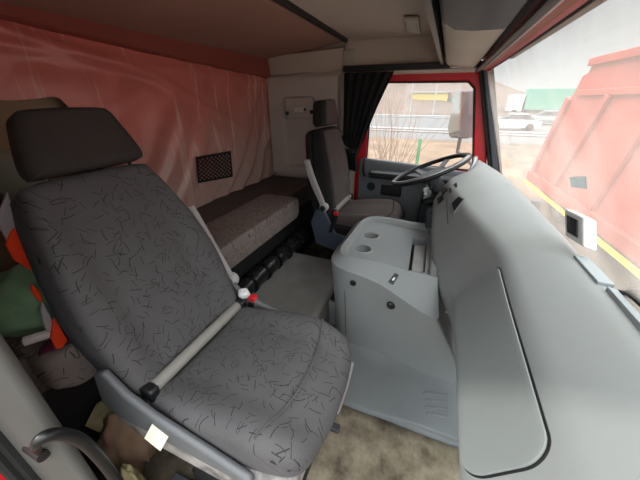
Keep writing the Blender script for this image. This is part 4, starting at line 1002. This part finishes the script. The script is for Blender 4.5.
# guard rails
for k, (x, y0, y1) in enumerate(((22.5, -12, 30), (40.0, -40, 60))):
    gr = thing('guard_rail', (x, 0, GZ), ['nearer steel guard rail along the dry grass verge', 'farther steel guard rail in the middle of the road'][k], 'guard rail', None)
    mb = MB(); mb.loft([[(x, y, GZ + .50), (x - .06, y, GZ + .58), (x, y, GZ + .66), (x - .06, y, GZ + .74), (x, y, GZ + .82), (x + .03, y, GZ + .66)] for y in (y0, (y0 + y1) / 2, y1)]); mb.build('beam', M['rail'], gr)
    for i in range(int((y1 - y0) / 4) + 1):
        mb = MB(); mb.bb((x + .02, y0 + i * 4 - .05, GZ), (x + .12, y0 + i * 4 + .05, GZ + .78)); mb.build('post', M['rail'], gr)
bd = thing('yellow_building', (66, 2.6, GZ), 'low yellow building across the road', 'building')
mb = MB(); mb.bb((64, .4, GZ), (72, 7.0, GZ + 3.6)); mb.build('walls', M['bldg'], bd); mb = MB(); mb.bb((63.8, .1, GZ + 3.6), (72, 7.2, GZ + 3.85)); mb.build('roof', M['rail'], bd)
mb = MB(); mb.bb((63.9, -2.3, GZ + .4), (65.5, -.3, GZ + 2.6)); tag(mb.build('green_kiosk', M['truckgreen'], bevel=.05), 'small green kiosk beside the yellow building', 'kiosk')
for k, (px, h) in enumerate(((432, 7.5), (409, 6.5))):
    c = P(px, 118, 2, GZ); c = Vector((46, c.y * 46 / c.x, GZ)); mb = MB(); mb.lathe(c, (0, 0, 1), [(.09, 0), (.07, h), (0, h)], 8); tag(mb.build('lamp_post', M['rail']), ['pale lamp post right of the two across the road', 'pale lamp post left of the two across the road'][k], 'lamp post', 'lamp posts by the road')
c = P(416, 168, 2, GZ); mb = MB(); mb.lathe((c.x, c.y, GZ), (0, 0, 1), [(.07, 0), (.07, 1.15), (.05, 1.2), (0, 1.2)], 10); tag(mb.build('marker_post', M['greenpost']), 'green marker post standing in the dry grass', 'post')
# bare shrub outside the driver's window
random.seed(3)
sh_ = thing('bare_shrub', (11, 2.2, GZ), 'leafless pale shrub outside the driver window', 'shrub'); mb = MB()
for i in range(46):
    p = Vector((11 + random.uniform(-.5, .5), 2.2 + random.uniform(-.9, .9), GZ)); path = [p]
    d = Vector((random.uniform(-.3, .3), random.uniform(-.5, .5), 1)).normalized()
    for k in range(6):
        d = (d + Vector((random.uniform(-.25, .25), random.uniform(-.25, .25), .1))).normalized(); p = p + d * random.uniform(.35, .62); path.append(p)
    mb.tube(path, [.016, .014, .012, .009, .007, .005, .003], 5)
mb.build('twigs', M['twig'], sh_)
# driver's side mirror
mi = thing('side_mirror', (2.72, -.16, 1.1), 'large side mirror outside the driver window', 'mirror')
q = [P(px, py, 0, 2.72) for px, py in ((456, 91), (476, 90), (474, 118), (468, 139), (449, 138), (447, 128))]
c = sum(q, Vector()) / 6
mb = MB(); mb.prism(q, (.10, -.05, 0)); mb.build('housing', M['mirrorback'], mi, bevel=.015, seg=3)
q2 = [P(px, py, 0, 2.715) for px, py in ((455, 92), (465, 91.5), (460, 137), (449.5, 137), (448, 128))]
mb = MB(); mb.prism(q2, (-.004, .0, 0)); mb.build('glass', M['mirrorglass'], mi)
a = P(460, 139, 0, 2.76); mb = MB(); mb.tube([a + Vector((0, 0, .05)), a - Vector((0, 0, .10)), Vector((2.55, -.33, a.z - .22)), Vector((2.46, -.36, a.z - .24))], .016, 10); mb.build('bracket', M['mirrorback'], mi)
